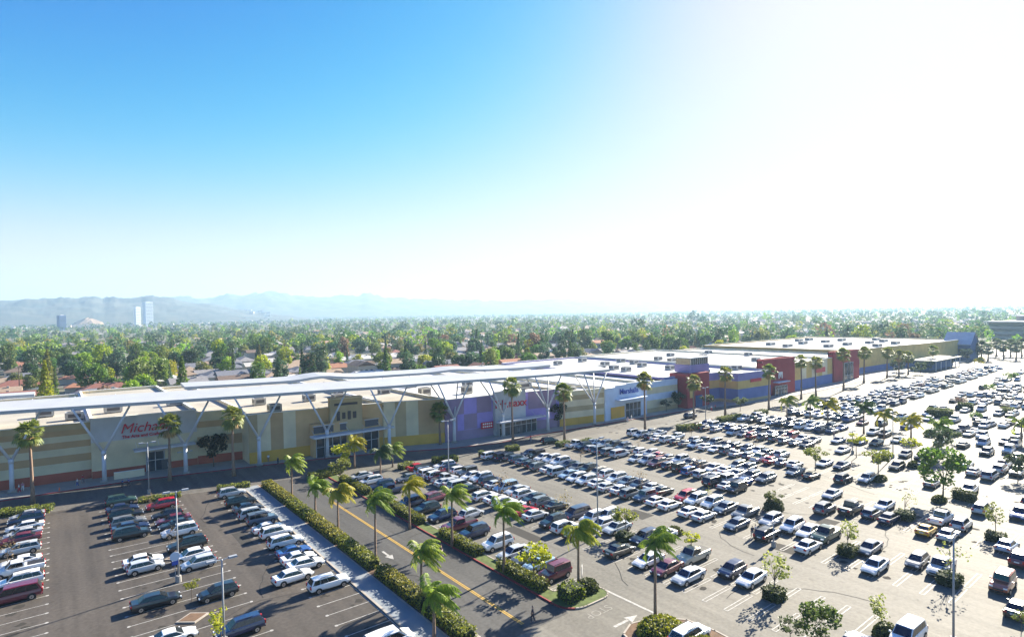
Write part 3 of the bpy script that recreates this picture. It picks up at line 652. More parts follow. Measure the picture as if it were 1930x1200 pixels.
def unit(root, o_, x, y, z, d=(2.4, 1.8, 1.3), kind=0):
    b = MB(); b.box((0, 0, d[2] / 2), d, m_unit, top=.98)
    b.box((0, 0, d[2] + .05), (d[0] * .7, d[1] * .7, .1), m_unitd)
    for s_ in (-1, 1): b.box((s_ * (d[0] / 2 + .01), 0, d[2] * .55), (.03, d[1] * .75, d[2] * .55), m_unitd)
    b.box((0, -d[1] / 2 - .01, d[2] * .5), (d[0] * .7, .03, d[2] * .5), m_unitd)
    for s_ in (-1, 1): b.box((s_ * d[0] * .4, 0, -.12), (.2, d[1], .24), m_unitd)
    c = child(root, 'rooftop_unit', b.mesh('rooftop_unit')); c.location = (x - o_[0], y - o_[1], z + .22); return c
def part(root, name, mb, smooth=False): return child(root, name, mb.mesh(name, smooth))
def awning(root, x0, x1, y, z, d=2.2, th=.35, m=None):
    b = MB(); b.box(((x0 + x1) / 2, y - d / 2 - .01, z), (x1 - x0, d, th), m or m_steel)
    for k in range(int((x1 - x0) / 4) + 1): b.tube([(x0 + .5 + k * 4, y - d + .3, z + .2), (x0 + .5 + k * 4, y, z + 1.4)], [.04, .04], m_steel, 5)
    return part(root, 'entrance_awning', b)
def doors(root, x0, x1, y, h, n=4):
    b = MB(); b.box(((x0 + x1) / 2, y - .02, h / 2), (x1 - x0, .08, h), m_win); part(root, 'shop_window', b)
    f = MB(); st = (x1 - x0) / n
    for k in range(n + 1): f.box((x0 + k * st, y - .08, h / 2), (.12, .1, h), m_steel)
    f.box(((x0 + x1) / 2, y - .08, h - .05), (x1 - x0, .1, .12), m_steel); f.box(((x0 + x1) / 2, y - .08, 2.4), (x1 - x0, .1, .1), m_steel)
    part(root, 'window_frame', f)
    d = MB(); c = (x0 + x1) / 2
    for s_ in (-1, 1): d.box((c + s_ * .75, y - .12, 1.15), (1.2, .06, 2.2), m_unitd); d.box((c + s_ * .2, y - .17, 1.1), (.05, .05, .9), m_steel)
    part(root, 'entrance_door', d)
def sign(root, body, x, y, z, size, m, **k):
    me = text_mesh(body, size, m, extrude=.08, **k); c = child(root, 'sign_letters', me); c.location = (x, y - .12, z); c.rotation_euler = (R(90), 0, 0); return c
stripes4 = [(0, 2.0, m_rust), (2.0, 3.9, m_sage), (3.9, 5.4, m_brn), (5.4, 6.8, m_sage), (6.8, 8.1, m_brn), (8.1, 9.3, m_sage), (9.3, 10.4, m_brn), (10.4, 12, m_olive)]
A, oa = store('shop_building', 'tan and brown banded shop wall at the left edge with a pale flat roof', [(-60, 151), (5.3, 146.3)], 206, 11.6, hb=stripes4, roof=m_roof2)
for x, y in ((3, 157.1), (2.6, 179), (-2, 166.4), (-12, 160), (-9, 185), (-22, 170)): unit(A, oa, x, y, 10.95, (3.2, 2.2, 1.5))
Bc, ob = store('shop_building', 'grey-fronted craft store with a red script sign and glazed entrance', [(5.3, 145.3), (24.2, 143.8)], 206, 12.2, hb=[(0, 1.6, m_rust), (1.6, 7.4, m_sage), (7.4, 12.2, m_grey)])
def loc_y(o_, f, x): return f[0][1] + (f[1][1] - f[0][1]) * (x - f[0][0]) / (f[1][0] - f[0][0]) - o_[1]
doors(Bc, 9.3, 17.5, -.95, 4.3, 5); awning(Bc, 7.0, 18.2, -.9, 5.2, 3.)
s_ = sign(Bc, 'Michaels', 9.7, -.78, 9.6, 2.8, m_sred, shear=.3); s_.rotation_euler = (R(90), 0, R(-4.5))
s_ = sign(Bc, 'The Arts and Crafts Store', 9.7, -.78, 7.95, .85, m_sred, bold=.02); s_.rotation_euler = (R(90), 0, R(-4.5))
for x, y in ((22.4, 160), (15, 172), (10, 158)): unit(Bc, ob, x, y, 11.5, (3.4, 2., 1.4))
Cc, oc = store('shop_building', 'banded cream and brown shop wall behind the big dark tree', [(24.2, 143.6), (33, 142.0)], 206, 11.6, hb=[(0, 2, m_rust), (2, 4, m_sage), (4, 6.2, m_brn), (6.2, 8.2, m_sage), (8.2, 9.6, m_brn), (9.6, 12, m_sage)])
D, od = store('shop_building', 'brown and cream vertically striped shop with a tan sign tower', [(33, 136), (50, 134.2), (62.5, 131.3)], 206, 10.9,
    vb=[(0, .06, m_olive), (.06, .15, m_cream), (.15, .24, m_brn), (.24, .33, m_cream), (.33, 1, m_tan)], hb=[(0, 2.6, m_ochre)])
tw = MB(); tw.box((20.7, -3.3, 6.5), (7.4, 2.4, 12.9), m_olive, R(-9)); tw.box((20.7, -3.3, 13.05), (7.7, 2.7, .2), m_cream, R(-9)); part(D, 'sign_tower', tw)
tb_ = MB(); tb_.box((20.4, -4.55, 11.7), (5.4, .1, .55), m_sdk, R(-9)); part(D, 'sign_bar', tb_)
tb_ = MB()
for k, hgt in enumerate((2.2, 1.5, 2.0, 1.6)): tb_.box((18.6 + k * 1.25, -4.27 - k * .2, 9.0), (.75, .1, hgt), m_sdk, R(-9))
part(D, 'sign_blocks', tb_)
doors(D, 13.2, 30.4, -4.4, 4.6, 9)
b = MB(); b.prism([(12.8, -4.36), (30.8, -4.36), (30.8, -1.5), (12.8, -1.5)], 0, 7.6, m_tan); part(D, 'entrance_porch', b)
b = MB()
for k in range(3): b.box((15 + k * 6.2, -4.42, 6.4), (4.6, .1, 1.5), m_unitd); b.box((15 + k * 6.2, -4.44, 7.3), (5.0, .14, .15), m_steel)
part(D, 'clerestory_window', b); awning(D, 11.8, 31.5, -4.3, 5.1, 2.8, .4)
for x, y in ((40.3, 155.3), (40.1, 141.5), (52, 152.7), (62.1, 157), (58, 148)): unit(D, od, x, y, 10.2, (2.8, 2.4, 1.6))
Ecol = [(0, .18, m_cream), (.18, .36, m_olive), (.36, .56, m_sage), (.56, 1, m_brn)]
E0, oe0 = store('shop_building', 'cream and olive striped shop wall between the sign tower and the lavender wall', [(62.5, 130.5), (76.5, 125.4)], 206, 11.1, vb=Ecol, hb=[(0, 2.6, m_ochre)])
Ee, oe = store('shop_building', 'lavender and mauve fashion store with a red sign on a pale panel', [(76.5, 125.2), (91, 124), (99.5, 122.9), (111.5, 121)], 206, 10.7,
    vb=[(0, .1, m_mauve), (.1, .42, m_lav), (.42, .69, m_grey), (.69, 1, m_lav)], hb=[(0, 2.6, m_mauve)], roof=m_roof)
b = MB()
for (x0, x1, z0, z1, m) in ((1.5, 5.4, 6.8, 10.6, m_mauve), (9.2, 13.6, 6.6, 10.6, m_mauve), (5.4, 9.2, 2.7, 6.6, m_mauve), (25, 34, 6, 10.6, m_mauve)):
    wall_slab(b, (x0, -.083 * x0), (x1, -.083 * x1), z0, z1, .05, m, .07) if x1 < 15 else wall_slab(b, (x0, -2.35 - .158 * (x0 - 23)), (x1, -2.35 - .158 * (x1 - 23)), z0, z1, .05, m, .07)
part(Ee, 'colour_panel', b)
b = MB(); b.box((18.7, -2.35, 5.9), (9.4, 1.4, 11.3), m_grey, R(-7.4)); part(Ee, 'sign_panel', b)
s_ = sign(Ee, 'T·J·maxx', 18.4, -3.0, 8.3, 2.9, m_sred, bold=.03); s_.rotation_euler = (R(90), 0, R(-7.4))
doors(Ee, 14.2, 27, -3.6, 3.6, 7); awning(Ee, 13, 28.5, -3.5, 4.1, 2.4, .35)
b = MB(); b.box((11.8, -1.6, 3.2), (3.6, .12, 1.7), m_sred, R(-5)); part(Ee, 'red_banner', b)
b = MB()
for q in range(2):
    for k in range(5): b.box((10.6 + k * .6, -1.68 - k * .05, 3.6 - q * .7), (.4, .05, .35), m_swh, R(-5))
part(Ee, 'banner_marks', b)
for x, y, d in ((80.2, 141.7, (3, 2.4, 2)), (90.4, 136, (2.6, 2.2, 2)), (86, 160, (3, 2, 1.6)), (100, 150, (3, 2, 1.6)), (107, 133, (7, 3, 1.8)), (72, 150, (3, 2, 1.6))): unit(Ee, oe, x, y, 10., d)
Ff, of_ = store('shop_building', 'cream banded shop wall with an ochre base, left of the pale blue store', [(111.5, 120.7), (126.5, 117.9)], 206, 9.8, vb=None, hb=[(0, 2.2, m_ochre), (2.2, 4, m_cream), (4, 5.4, m_olive), (5.4, 7.2, m_cream), (7.2, 8.6, m_olive), (8.6, 10, m_sage)], roof=m_roof)
unit(Ff, of_, 117, 124, 9.1, (6, 3, 1.2))
Gg, og = store('shop_building', 'pale blue discount store with an arched parapet and a blue sign', [(126.5, 117.4), (131, 117.2), (136, 117.1), (140, 117), (145, 117)], 206, [9.3, 9.9, 10.4, 10.5, 10.4], hb=[(0, 12, m_pale)], roof=m_roof)
doors(Gg, 8.5, 15.5, -.35, 4.6, 4); awning(Gg, 4, 16.5, -.35, 6.0, 2.2, .3, m_pale); b = MB(); b.box((5.2, -.25, 2.2), (6, .1, 3.4), m_ochre); part(Gg, 'ochre_panel', b)
s_ = sign(Gg, 'Marshalls', 10.2, -.3, 8.2, 2.3, m_sblue, bold=.025)
Hh, oh = store('shop_building', 'grey and cream banded shop wall between the pale blue store and the red tower', [(145, 118), (161.5, 117.6)], 206, 9.7, hb=[(0, 1.5, m_olive), (1.5, 4, m_sage), (4, 6, m_pale), (6, 8, m_sage), (8, 9.8, m_pale)], roof=m_roof)
# big hall with the red corner tower
Jj, oj = store('shop_hall', 'long purple, yellow and blue shop hall with a wide white roof', [(157, 119.5), (184, 116.4), (184.01, 109.2), (203.5, 108)], 208, 10.3, hb=[(0, 1.2, m_olive), (1.2, 4.9, m_blue), (4.9, 7.7, m_yel), (7.7, 10.4, m_purp)], roof=m_roof, side=m_purp, rim=m_white)
for x, y in ((196, 164.8), (199, 174.9), (182.1, 168.8), (168.3, 158.4), (171.7, 154.5), (169.7, 146.6), (187.9, 153.9), (185.6, 138.4), (172, 187), (190, 190), (180.6, 120), (201.2, 120)): unit(Jj, oj, x, y, 9.7, (3.4, 2.6, 1.5))
b = MB(); b.box((37, -11.2, 7.4), (6.5, .15, 1.1), m_sred, R(-3)); part(Jj, 'red_sign', b)
Tt = thing('corner_tower', 'red corner tower with a glazed white-capped box on its roof', 'building', (168.3, 117.2, 0))
b = MB(); b.box((0, .5, 5.7), (12.4, 7.0, 11.4), m_red); b.box((0, -3.1, 2), (3.6, .3, 4), m_dblue); b.box((-4.2, -3.06, 6), (1.4, .2, 5), m_yel); part(Tt, 'wall', b)
b = MB(); b.box((3.6, 2, 12.7), (10.5, 6.5, 2.6), m_purp); b.box((3.6, 2, 15.1), (9.8, 6.0, 2.2), m_win)
for k in range(9): b.box((3.6 - 4.9 + k * 1.22, -1.02, 15.1), (.12, .1, 2.2), m_steel)
part(Tt, 'lantern_box', b)
b = MB(); b.box((3.6, 2, 16.35), (11.5, 7.5, .3), m_white); part(Tt, 'tower_roof', b)
Kk, ok_ = store('shop_hall', 'dark red shop entrance block with a white emblem over its door', [(203.5, 110.8), (224, 109.2)], 113.4, 13.6, hb=[(0, 14, m_red)], roof=m_roof, side=m_red, rim=m_red)
doors(Kk, 6, 15, -1.3, 3.6, 4); b = MB(); b.box((10.5, -1.4, 5), (9, 2.4, .3), m_pale); part(Kk, 'entrance_awning', b)
b = MB()
for k, (dx, dz, w_, h_) in enumerate([(-.9, 0, .35, 2.4), (-.3, .7, .35, 1.2), (.3, .7, .35, 1.2), (.9, 0, .35, 2.4), (0, -.2, .35, 1.0)]): b.box((10.5 + dx * 1.3, -1.1, 7.4 + dz), (w_ * 1.5, .15, h_), m_swh)
part(Kk, 'white_emblem', b)
Ll, ol = store('shop_hall', 'yellow and cream vertically striped shop wall with a blue base and a small red sign', [(203.6, 114), (223.95, 113.9), (224, 111.5), (264, 112.5)], 206, 10.8, vb=[(0, .363, m_white)] + [(.363 + i / 12.57, .363 + (i + 1) / 12.57, (m_cream, m_yel)[i % 2]) for i in range(8)], hb=[(0, 4, m_blue)], roof=m_roof)
b = MB(); b.box((47, -2.4, 6.6), (9, .2, 2), m_sred); part(Ll, 'red_sign', b)
for x, y in ((213.9, 166), (236, 175.7), (210.3, 156), (262, 171.8), (239.5, 160), (260.9, 149.5), (234.7, 131), (250, 125)): unit(Ll, ol, x, y, 10.1, (3.4, 2.6, 1.5))
Mm, om = store('shop_hall', 'second red entrance block, dark red with a pale glazed doorway', [(264, 111.8), (290, 111.8)], 114.4, 13.2, hb=[(0, 14, m_red)], roof=m_roof, side=m_red, rim=m_red)
doors(Mm, 10, 19, -.1, 8, 3)
Nn, on = store('shop_hall', 'low blue and yellow banded shop wall right of the second red block', [(264.1, 115), (289.95, 114.9), (290, 115.5), (300.4, 115.7)], 200, 10.2, hb=[(0, 3, m_blue), (3, 5.5, m_yel), (5.5, 8, m_blue), (8, 10, m_yel)], roof=m_roof)
Oo, oo = store('shop_hall', 'distant tan hall with a broad white roof and rows of rooftop units', [(300.5, 119), (345, 117.5), (378, 113), (425, 110.5), (440, 110.5)], 200, 11.8, hb=[(0, 3, m_blue), (3, 12, m_yel)], roof=m_roof, side=m_yel)
for x, y in ((377, 181), (350, 165.7), (393, 182), (373, 163), (328, 141.7), (396, 163), (352, 141.9), (374, 138.6), (395.8, 139), (347, 124.8), (376, 126), (330, 175), (415, 150), (320, 160)): unit(Oo, oo, x, y, 11.1, (6, 3.2, 1.6))
Pp = thing('gabled_hall', 'dark blue entrance hall with a tall grey-pink gable roof', 'building', (437, 111, 0)); Pp.scale = (.75, .7, 1)
b = MB(); b.box((0, 0, 4.7), (22, 19, 9.4), m_dblue); b.add([(-11, -9.5, 9.4), (11, -9.5, 9.4), (0, -9.5, 15.6), (-11, 9.5, 9.4), (11, 9.5, 9.4), (0, 9.5, 15.6)], [(0, 1, 2), (4, 3, 5), (0, 2, 5, 3), (2, 1, 4, 5)], m_dblue); part(Pp, 'wall', b)
b = MB(); mp_ = stucco('roof_pinkish', (.5, .47, .5))
for s_ in (-1, 1):
    vs = [(s_ * 12.4, -10.2, 8.9), (s_ * 12.4, 10.2, 8.9), (s_ * -.05, 10.2, 16.0), (s_ * -.05, -10.2, 16.0)]; vs += [(p[0], p[1], p[2] + .35) for p in vs]
    b.add(vs, [(0, 1, 2, 3), (4, 7, 6, 5), (0, 4, 5, 1), (1, 5, 6, 2), (2, 6, 7, 3), (3, 7, 4, 0)], mp_)
part(Pp, 'roof', b)
b = MB()
for k in range(4): b.box((-11.1, -6 + k * 4, 4), (.1, 2.4, 5), m_win)
part(Pp, 'window', b)
Qq = thing('low_canopy_building', 'low building with a flat white canopy roof in front of the tan hall', 'building', (363, 102.5, 0))
b = MB(); b.box((0, 2, 2.3), (38, 8, 4.6), m_dblue); part(Qq, 'wall', b)
b = MB(); b.box((0, 0, 5.0), (42, 11, .45), m_roof2); part(Qq, 'roof', b)
b = MB()
for k in range(6): b.tube([(-19 + k * 7.6, -5, 0), (-19 + k * 7.6, -5, 4.6)], [.22, .22], m_steel, 6)
part(Qq, 'column', b)
Oz = thing('office_building', 'hazy banded office building at the right edge beyond the lots', 'building', (778, 130, 0), rz=R(-15))
b = MB(); b.box((0, 0, 8), (110, 40, 16), mat('office_concrete', (.42, .38, .36), .9)); part(Oz, 'wall', b)
b = MB()
for k in range(3):
    b.box((0, -20.05, 3.2 + k * 5), (108, .3, 2.0), m_win); b.box((-55.05, 0, 3.2 + k * 5), (.3, 38, 2.0), m_win)
part(Oz, 'window_band', b)
b = MB(); b.box((0, 0, 16.4), (116, 46, .8), m_white); b.box((18, 0, 19), (70, 30, 4.4), mat('office_concrete', (.42, .38, .36)), 0); b.box((18, 0, 21.5), (76, 36, .7), m_white); part(Oz, 'roof', b)

# the long steel canopy on Y columns
cy = [(-40, 146.5), (-7, 143.5), (7, 139.8), (20.7, 136.2), (34.4, 132.6), (48.4, 129.4), (61.7, 125.5), (78, 122.8), (91, 119.8), (104.5, 117.2), (119, 115.2), (125, 114.6)]
def cany(x):
    for (x0, y0), (x1, y1) in zip(cy[:-1], cy[1:]):
        if x0 <= x <= x1: return y0 + (y1 - y0) * (x - x0) / (x1 - x0)
    return cy[-1][1]
ZC = 15.1
T = thing('steel_canopy', 'long white steel canopy carried over the shopfronts on branching columns', 'canopy', (0, 0, 0))
b = MB(); xs = [-40 + i * 4 for i in range(42)] + [125]
def strip(b, xs, off0, off1, z0, z1, m, mu, hump=lambda x: 0, rise=0.):
    vs = []; n = len(xs)
    for x in xs:
        y = cany(x); h = hump(x); tp = off1(x)
        vs += [(x, y + off0(x), z0 + h), (x, y + tp, z0 + h + rise), (x, y + tp, z1 + h + rise), (x, y + off0(x), z1 + h)]
    top = []; und = []
    for i in range(n - 1):
        a, c = i * 4, i * 4 + 4
        und.append((a, a + 1, c + 1, c)); top += [(a + 1, a + 2, c + 2, c + 1), (a + 2, a + 3, c + 3, c + 2), (a + 3, a, c, c + 3)]
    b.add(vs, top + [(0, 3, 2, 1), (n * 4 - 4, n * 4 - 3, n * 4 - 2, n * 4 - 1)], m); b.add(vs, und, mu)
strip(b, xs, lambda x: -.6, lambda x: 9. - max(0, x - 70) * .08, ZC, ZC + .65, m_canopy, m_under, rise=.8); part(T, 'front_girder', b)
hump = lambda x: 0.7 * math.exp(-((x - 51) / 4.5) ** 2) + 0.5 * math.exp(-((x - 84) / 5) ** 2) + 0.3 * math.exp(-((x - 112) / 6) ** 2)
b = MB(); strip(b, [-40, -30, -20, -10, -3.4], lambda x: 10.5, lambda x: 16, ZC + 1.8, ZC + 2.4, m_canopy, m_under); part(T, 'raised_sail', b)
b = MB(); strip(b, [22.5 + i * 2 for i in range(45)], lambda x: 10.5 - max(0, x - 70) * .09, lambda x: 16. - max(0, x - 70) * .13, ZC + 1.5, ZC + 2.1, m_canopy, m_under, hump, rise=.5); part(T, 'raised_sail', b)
b = MB()
x = -38.
while x < 116:
    y = cany(x); b.tube([(x, y + 8, ZC + 1.), (x, y + 10.6, ZC + 1.4)], [.08, .08], m_steel, 5); x += 6.85
part(T, 'purlin', b)
for k, x in enumerate([-34.5, -20.8, -7, 7.1, 20.8, 34.4, 48.3, 61.8, 78.2, 91.3, 104.6, 120.5]):
    b = MB(); y = cany(x) + .9
    b.tube([(x, y, 0), (x, y, 6.2)], [.42, .36], m_steel, 10)
    b.tube([(x, y, .1), (x, y, .6)], [.75, .7], m_conc, 10)
    for sx_ in (-1, 1):
        b.tube([(x, y, 6.0), (x + sx_ * 4.7, y - .6, ZC + .1)], [.27, .18], m_steel, 8)
        if x > 75: b.tube([(x, y, 6.0), (x + sx_ * 4.3, y + 4.4, ZC + .05)], [.22, .15], m_steel, 8)
    b.tube([(x, y, 5.6), (x, y, 6.4)], [.45, .45], m_steel, 10)
    part(T, 'branching_column', b, True)

# ---------------------------------------------------------------- lamp posts
def lamp(x, y, h, label, heads=2, base=.8, dx=1):
    t = thing('lamp_post', label, 'lamp post', (x, y, 0)); b = MB(); b.tube([(0, 0, base), (0, 0, h)], [.11, .07], m_pole, 8); part(t, 'pole', b, True)
    b = MB(); b.tube([(0, 0, 0), (0, 0, base)], [.32, .3], m_polebase, 10); part(t, 'base', b)
    for s_ in ((-1, 1) if heads == 2 else (1,)):
        b = MB(); b.tube([(0, 0, h - .1), (s_ * .6, 0, h)], [.045, .045], m_pole, 6); b.box((s_ * 1.0, 0, h), (.85, .42, .17), m_pole, top=.85); b.box((s_ * 1.0, 0, h - .1), (.6, .3, .04), m_lamp); part(t, 'lamp_head', b)
    return t
for px, pb, pt, lb in [(281, 930, 833, 'in front of the craft store entrance'), (337, 1096, 924, 'beside the blue sign in the dark lot median'), (423, 1215, 1052, 'in the foreground of the dark lot, lowest of the left ones'), (846, 902, 792, 'behind the white vans right of the drive'),
    (1127, 1010, 826, 'tallest over the middle of the second double row'), (1797, 1215, 1008, 'in the right foreground, dark against the pale lot'), (350, 893, 850, 'by the wall right of the craft store entrance'), (1330, 797, 730, 'right of the red corner tower'), (1683, 862, 775, 'thin one among the far small palms'), (1458, 1030, 985, 'short, near the dark cars of the cross aisle'), (1607, 855, 812, 'short, by the small flat yellow-green tree')]:
    bb = at(px, pb); lamp(*bb, height(px, pt, bb), 'grey twin-headed lamp post ' + lb)
t = thing('round_sign', 'round blue-grey sign on the median pole of the dark lot', 'sign', (*at(337, 1096), 0)); t.location.x -= .35
b = MB(); b.tube([(0, -.1, 0), (0, -.1, 3.2)], [.04, .04], m_pole, 6); part(t, 'post', b)
b = MB(); b.tube([(0, -.14, 3.3), (0, -.2, 3.3)], [.55, .55], m_pale, 16); b.box((0, -.16, 2.5), (.7, .05, .5), m_sblue); part(t, 'sign_plate', b)
x, y = at(1097, 1100); t = thing('sign_board', 'small grey sign board on the corner island beside the palm', 'sign', (x, y, 0)); b = MB(); b.tube([(0, 0, 0), (0, 0, 1.2)], [.04, .04], m_pole, 6); part(t, 'post', b); b = MB(); b.box((0, -.03, 1.7), (.6, .05, 1.1), m_grey, R(40)); part(t, 'sign_plate', b)
for px, py, lb in ((112, 925, 'left'), (1150, 935, 'centre')):
    x, y = at(px, py); t = thing('traffic_cone', 'orange traffic cone standing at the shopfront kerb' if px < 500 else 'orange marker cone in the aisle right of the drive', 'cone', (x, y, .0))
    b = MB(); b.box((0, 0, .03), (.4, .4, .06), m_black); part(t, 'base', b); b = MB(); b.tube([(0, 0, .05), (0, 0, .75)], [.17, .04], mat('cone_orange', (.8, .15, .03), .6), 10); part(t, 'cone', b)
# low barrier wall in front of the craft store
x0, y0 = at(215, 905); x1, y1 = at(262, 893)
t = thing('ramp_wall', 'low cream ramp wall beside the craft store entrance', 'wall', (x0, y0, 0)); b = MB(); wall_slab(b, (0, 0), (5.2, -.4), 0, 1.5, .3, m_cream); part(t, 'wall', b); b = MB(); wall_slab(b, (0, 0), (5.2, -.4), 1.501, 1.58, .4, m_white, .05); part(t, 'cap', b)
# diamond planters in the dark lot's median
for px, py, lb in ((363, 1165, 'nearest'), (335, 1050, 'by the grey hatchback')):
    x, y = at(px, py); t = thing('kerbed_planter', 'small diamond-shaped kerbed planter in the dark lot median, ' + lb, 'planter', (x, y, 0)); b = MB(); b.prism([(-1.6, 0), (0, -1.3), (1.6, 0), (0, 1.3)], -.1, .16, m_curb); part(t, 'kerb', b)
    b = MB(); b.prism([(-1.35, 0), (0, -1.08), (1.35, 0), (0, 1.08)], .16, .175, m_mulch); part(t, 'soil', b)
# ---------------------------------------------------------------- cars
SPEC = dict(  # L, W, H, hood z, belt z, tail z, [rear glass base, roof rear, roof front, windshield base] as fractions from the rear
    sedan=(4.75, 1.82, 1.45, .88, .93, 1.02, (.12, .27, .58, .75)), coupe=(4.5, 1.82, 1.36, .85, .9, .98, (.1, .3, .55, .73)),
    hatchback=(4.25, 1.78, 1.5, .92, .95, .98, (.02, .12, .58, .76)), suv=(4.75, 1.9, 1.72, 1.05, 1.08, 1.1, (.02, .1, .6, .74)),
    minivan=(5.1, 1.98, 1.78, 1.0, 1.05, 1.05, (.015, .09, .66, .83)), wagon=(4.8, 1.84, 1.55, .92, .98, 1.0, (.02, .1, .58, .75)),
    jeep=(4.4, 1.85, 1.86, 1.12, 1.15, 1.15, (.01, .035, .62, .68)), pickup=(5.6, 1.98, 1.84, 1.12, 1.15, 1.12, (.37, .4, .62, .73)))
def car_shell(kind, mb, paint, tint=None):
    L_, W, H, hz, bz, tz, (a0, a1, a2, a3) = SPEC[kind]; hw = W / 2; X = lambda f: -L_ / 2 + f * L_
    zb = .24 if kind not in ('suv', 'jeep', 'pickup') else .32
    st = [(0, .84, tz * .72, zb + .18), (.025, .93, tz, zb + .04), (a0 if kind != 'pickup' else .3, .98, max(tz, bz - .01), zb), (.5, 1., bz, zb), (a3, .99, hz + .02, zb), (.9, .95, hz - .07, zb), (.975, .88, hz - .2, zb + .05), (1, .76, hz - .42, zb + .18)]
    if a0 < .03: st.pop(2)
    vs = []; nr = 8
    for f, wf, zt, z0 in st:
        w_ = hw * wf; x = X(f)
        vs += [(x, -w_ * .86, z0), (x, -w_, z0 + .16), (x, -w_, (z0 + zt) / 2 + .08), (x, -w_ * .93, zt - .05), (x, -w_ * .8, zt), (x, w_ * .8, zt), (x, w_ * .93, zt - .05), (x, w_, (z0 + zt) / 2 + .08), (x, w_, z0 + .16), (x, w_ * .86, z0)]
    nr = 10; fs = []
    for i in range(len(st) - 1):
        for k in range(nr): fs.append((i * nr + k, i * nr + (k + 1) % nr, (i + 1) * nr + (k + 1) % nr, (i + 1) * nr + k))
    fs += [tuple(range(nr)), tuple(range((len(st) - 1) * nr, len(st) * nr))[::-1]]
    mb.add(vs, fs, paint, tint)
    # cabin
    zr = H - .04; wb, wr = hw * .86, hw * .66
    if kind in ('jeep', 'minivan', 'pickup'): wr = hw * .76
    cb = [(X(a0), bz - .03, wb * .97, None), (X(a1), zr, wr, 1), (X((a1 + a2) / 2), H, wr * 1.02, 1), (X(a2), zr, wr * .97, 1), (X(a3), hz - .01, wb * .97, None)]
    vs = [(cb[0][0], -wb * .97, bz - .03), (cb[0][0], wb * .97, bz - .03), (cb[4][0], -wb * .97, hz - .01), (cb[4][0], wb * .97, hz - .01)]
    for x, z, ww, _ in cb[1:4]: vs += [(x, -ww, z - .05), (x, -ww * .85, z), (x, ww * .85, z), (x, ww, z - .05)]
    fs = [(5, 6, 10, 9), (9, 10, 14, 13), (4, 5, 9, 8), (8, 9, 13, 12), (6, 7, 11, 10), (10, 11, 15, 14)]
    fs += [(0, 4, 8, 12, 2), (3, 15, 11, 7, 1), (1, 7, 6, 5, 4, 0), (2, 12, 13, 14, 15, 3)]
    mb.add(vs, fs, paint, tint)
def car_glass(kind, mb):
    L_, W, H, hz, bz, tz, (a0, a1, a2, a3) = SPEC[kind]; hw = W / 2; X = lambda f: -L_ / 2 + f * L_
    wb, wr = hw * .86, hw * .66
    if kind in ('jeep', 'minivan', 'pickup'): wr = hw * .76
    zr = H - .04; e = .014
    def quad(p): mb.add(p, [(0, 1, 2, 3)], m_glass)
    def pt(u, v_, s_):   # on the cabin side: u along base fraction, v up
        xb = X(a0) + (X(a3) - X(a0)) * u; xt = X(a1) + (X(a2) - X(a1)) * u; zb0 = bz - .03 + (hz - bz + .02) * u
        return (xb + (xt - xb) * v_, s_ * ((wb * .97 + (wr - wb * .97) * v_) + e), zb0 + (zr - .05 - zb0) * v_)
    cuts = {'sedan': [.04, .5, .97], 'coupe': [.1, .97], 'pickup': [.08, .5, .95], 'minivan': [.05, .33, .62, .95], 'suv': [.05, .3, .6, .96], 'jeep': [.06, .34, .64, .95]}.get(kind, [.05, .3, .6, .96])
    for s_ in (-1, 1):
        for c0, c1 in zip(cuts[:-1], cuts[1:]):
            p = [pt(c0 + .004, .06, s_), pt(c1 - .004, .06, s_), pt(c1 - .006, .9, s_), pt(c0 + .006, .9, s_)]
            quad(p if s_ < 0 else p[::-1])
    def sl(xb, zb0, xt, zt, sg):
        d = Vector((zt - zb0, 0, xb - xt)).normalized() * e * (1 if sg > 0 else -1)
        q = lambda v_, s_: (xb + (xt - xb) * v_ + abs(d.x) * sg, s_ * (wb * .9 + (wr * .86 - wb * .9) * v_), zb0 + (zt - zb0) * v_ + abs(d.z))
        quad([q(.1, -1), q(.1, 1), q(.92, 1), q(.92, -1)])
    sl(X(a3), hz - .01, X(a2), zr - .02, 1); sl(X(a0), bz - .03, X(a1), zr - .02, -1)
def wheel_mesh():
    b = MB(); n = 14
    b.tube([(0, -.11, 0), (0, .11, 0)], [.33, .33], m_tyre, n); b.tube([(0, -.118, 0), (0, .118, 0)], [.21, .21], m_rim, 10); b.tube([(0, -.122, 0), (0, .122, 0)], [.07, .07], m_black, 6)
    return b.mesh('wheel')
WHEEL = wheel_mesh()
def car_detail(kind, b):
    'arches, bumpers, grille, plate'
    L_, W, H, hz, bz, tz, _ = SPEC[kind]; hw = W / 2
    for fx in (.19, .81):
        for s_ in (-1, 1):
            cx = -L_ / 2 + fx * L_; k = 12; y = s_ * (hw + .004)
            pts = [(cx + .41 * math.cos(math.pi * i / k), y, .33 + .41 * math.sin(math.pi * i / k)) for i in range(k + 1)] + [(cx - .41, y, .25), (cx + .41, y, .25)]
            b.add(pts, [tuple(range(len(pts)))], m_black)
    b.box((L_ / 2 - .03, 0, hz - .5), (.1, W * .5, .16), m_black); b.box((L_ / 2 - .04, 0, .34), (.14, W * .72, .14), m_black); b.box((-L_ / 2 + .03, 0, .4), (.12, W * .78, .14), m_black)
    b.box((-L_ / 2 + .0, 0, tz * .72), (.05, .5, .14), m_plate)
    if kind == 'pickup': b.box((-L_ / 2 + .33 * L_ / 2 + .05, 0, 1.13), (L_ * .31, W * .76, .05), m_black)
    if kind in ('suv', 'wagon', 'jeep'):
        for s_ in (-1, 1): b.box((-.35, s_ * W * .31, H + .03), (1.6, .04, .05), m_black)
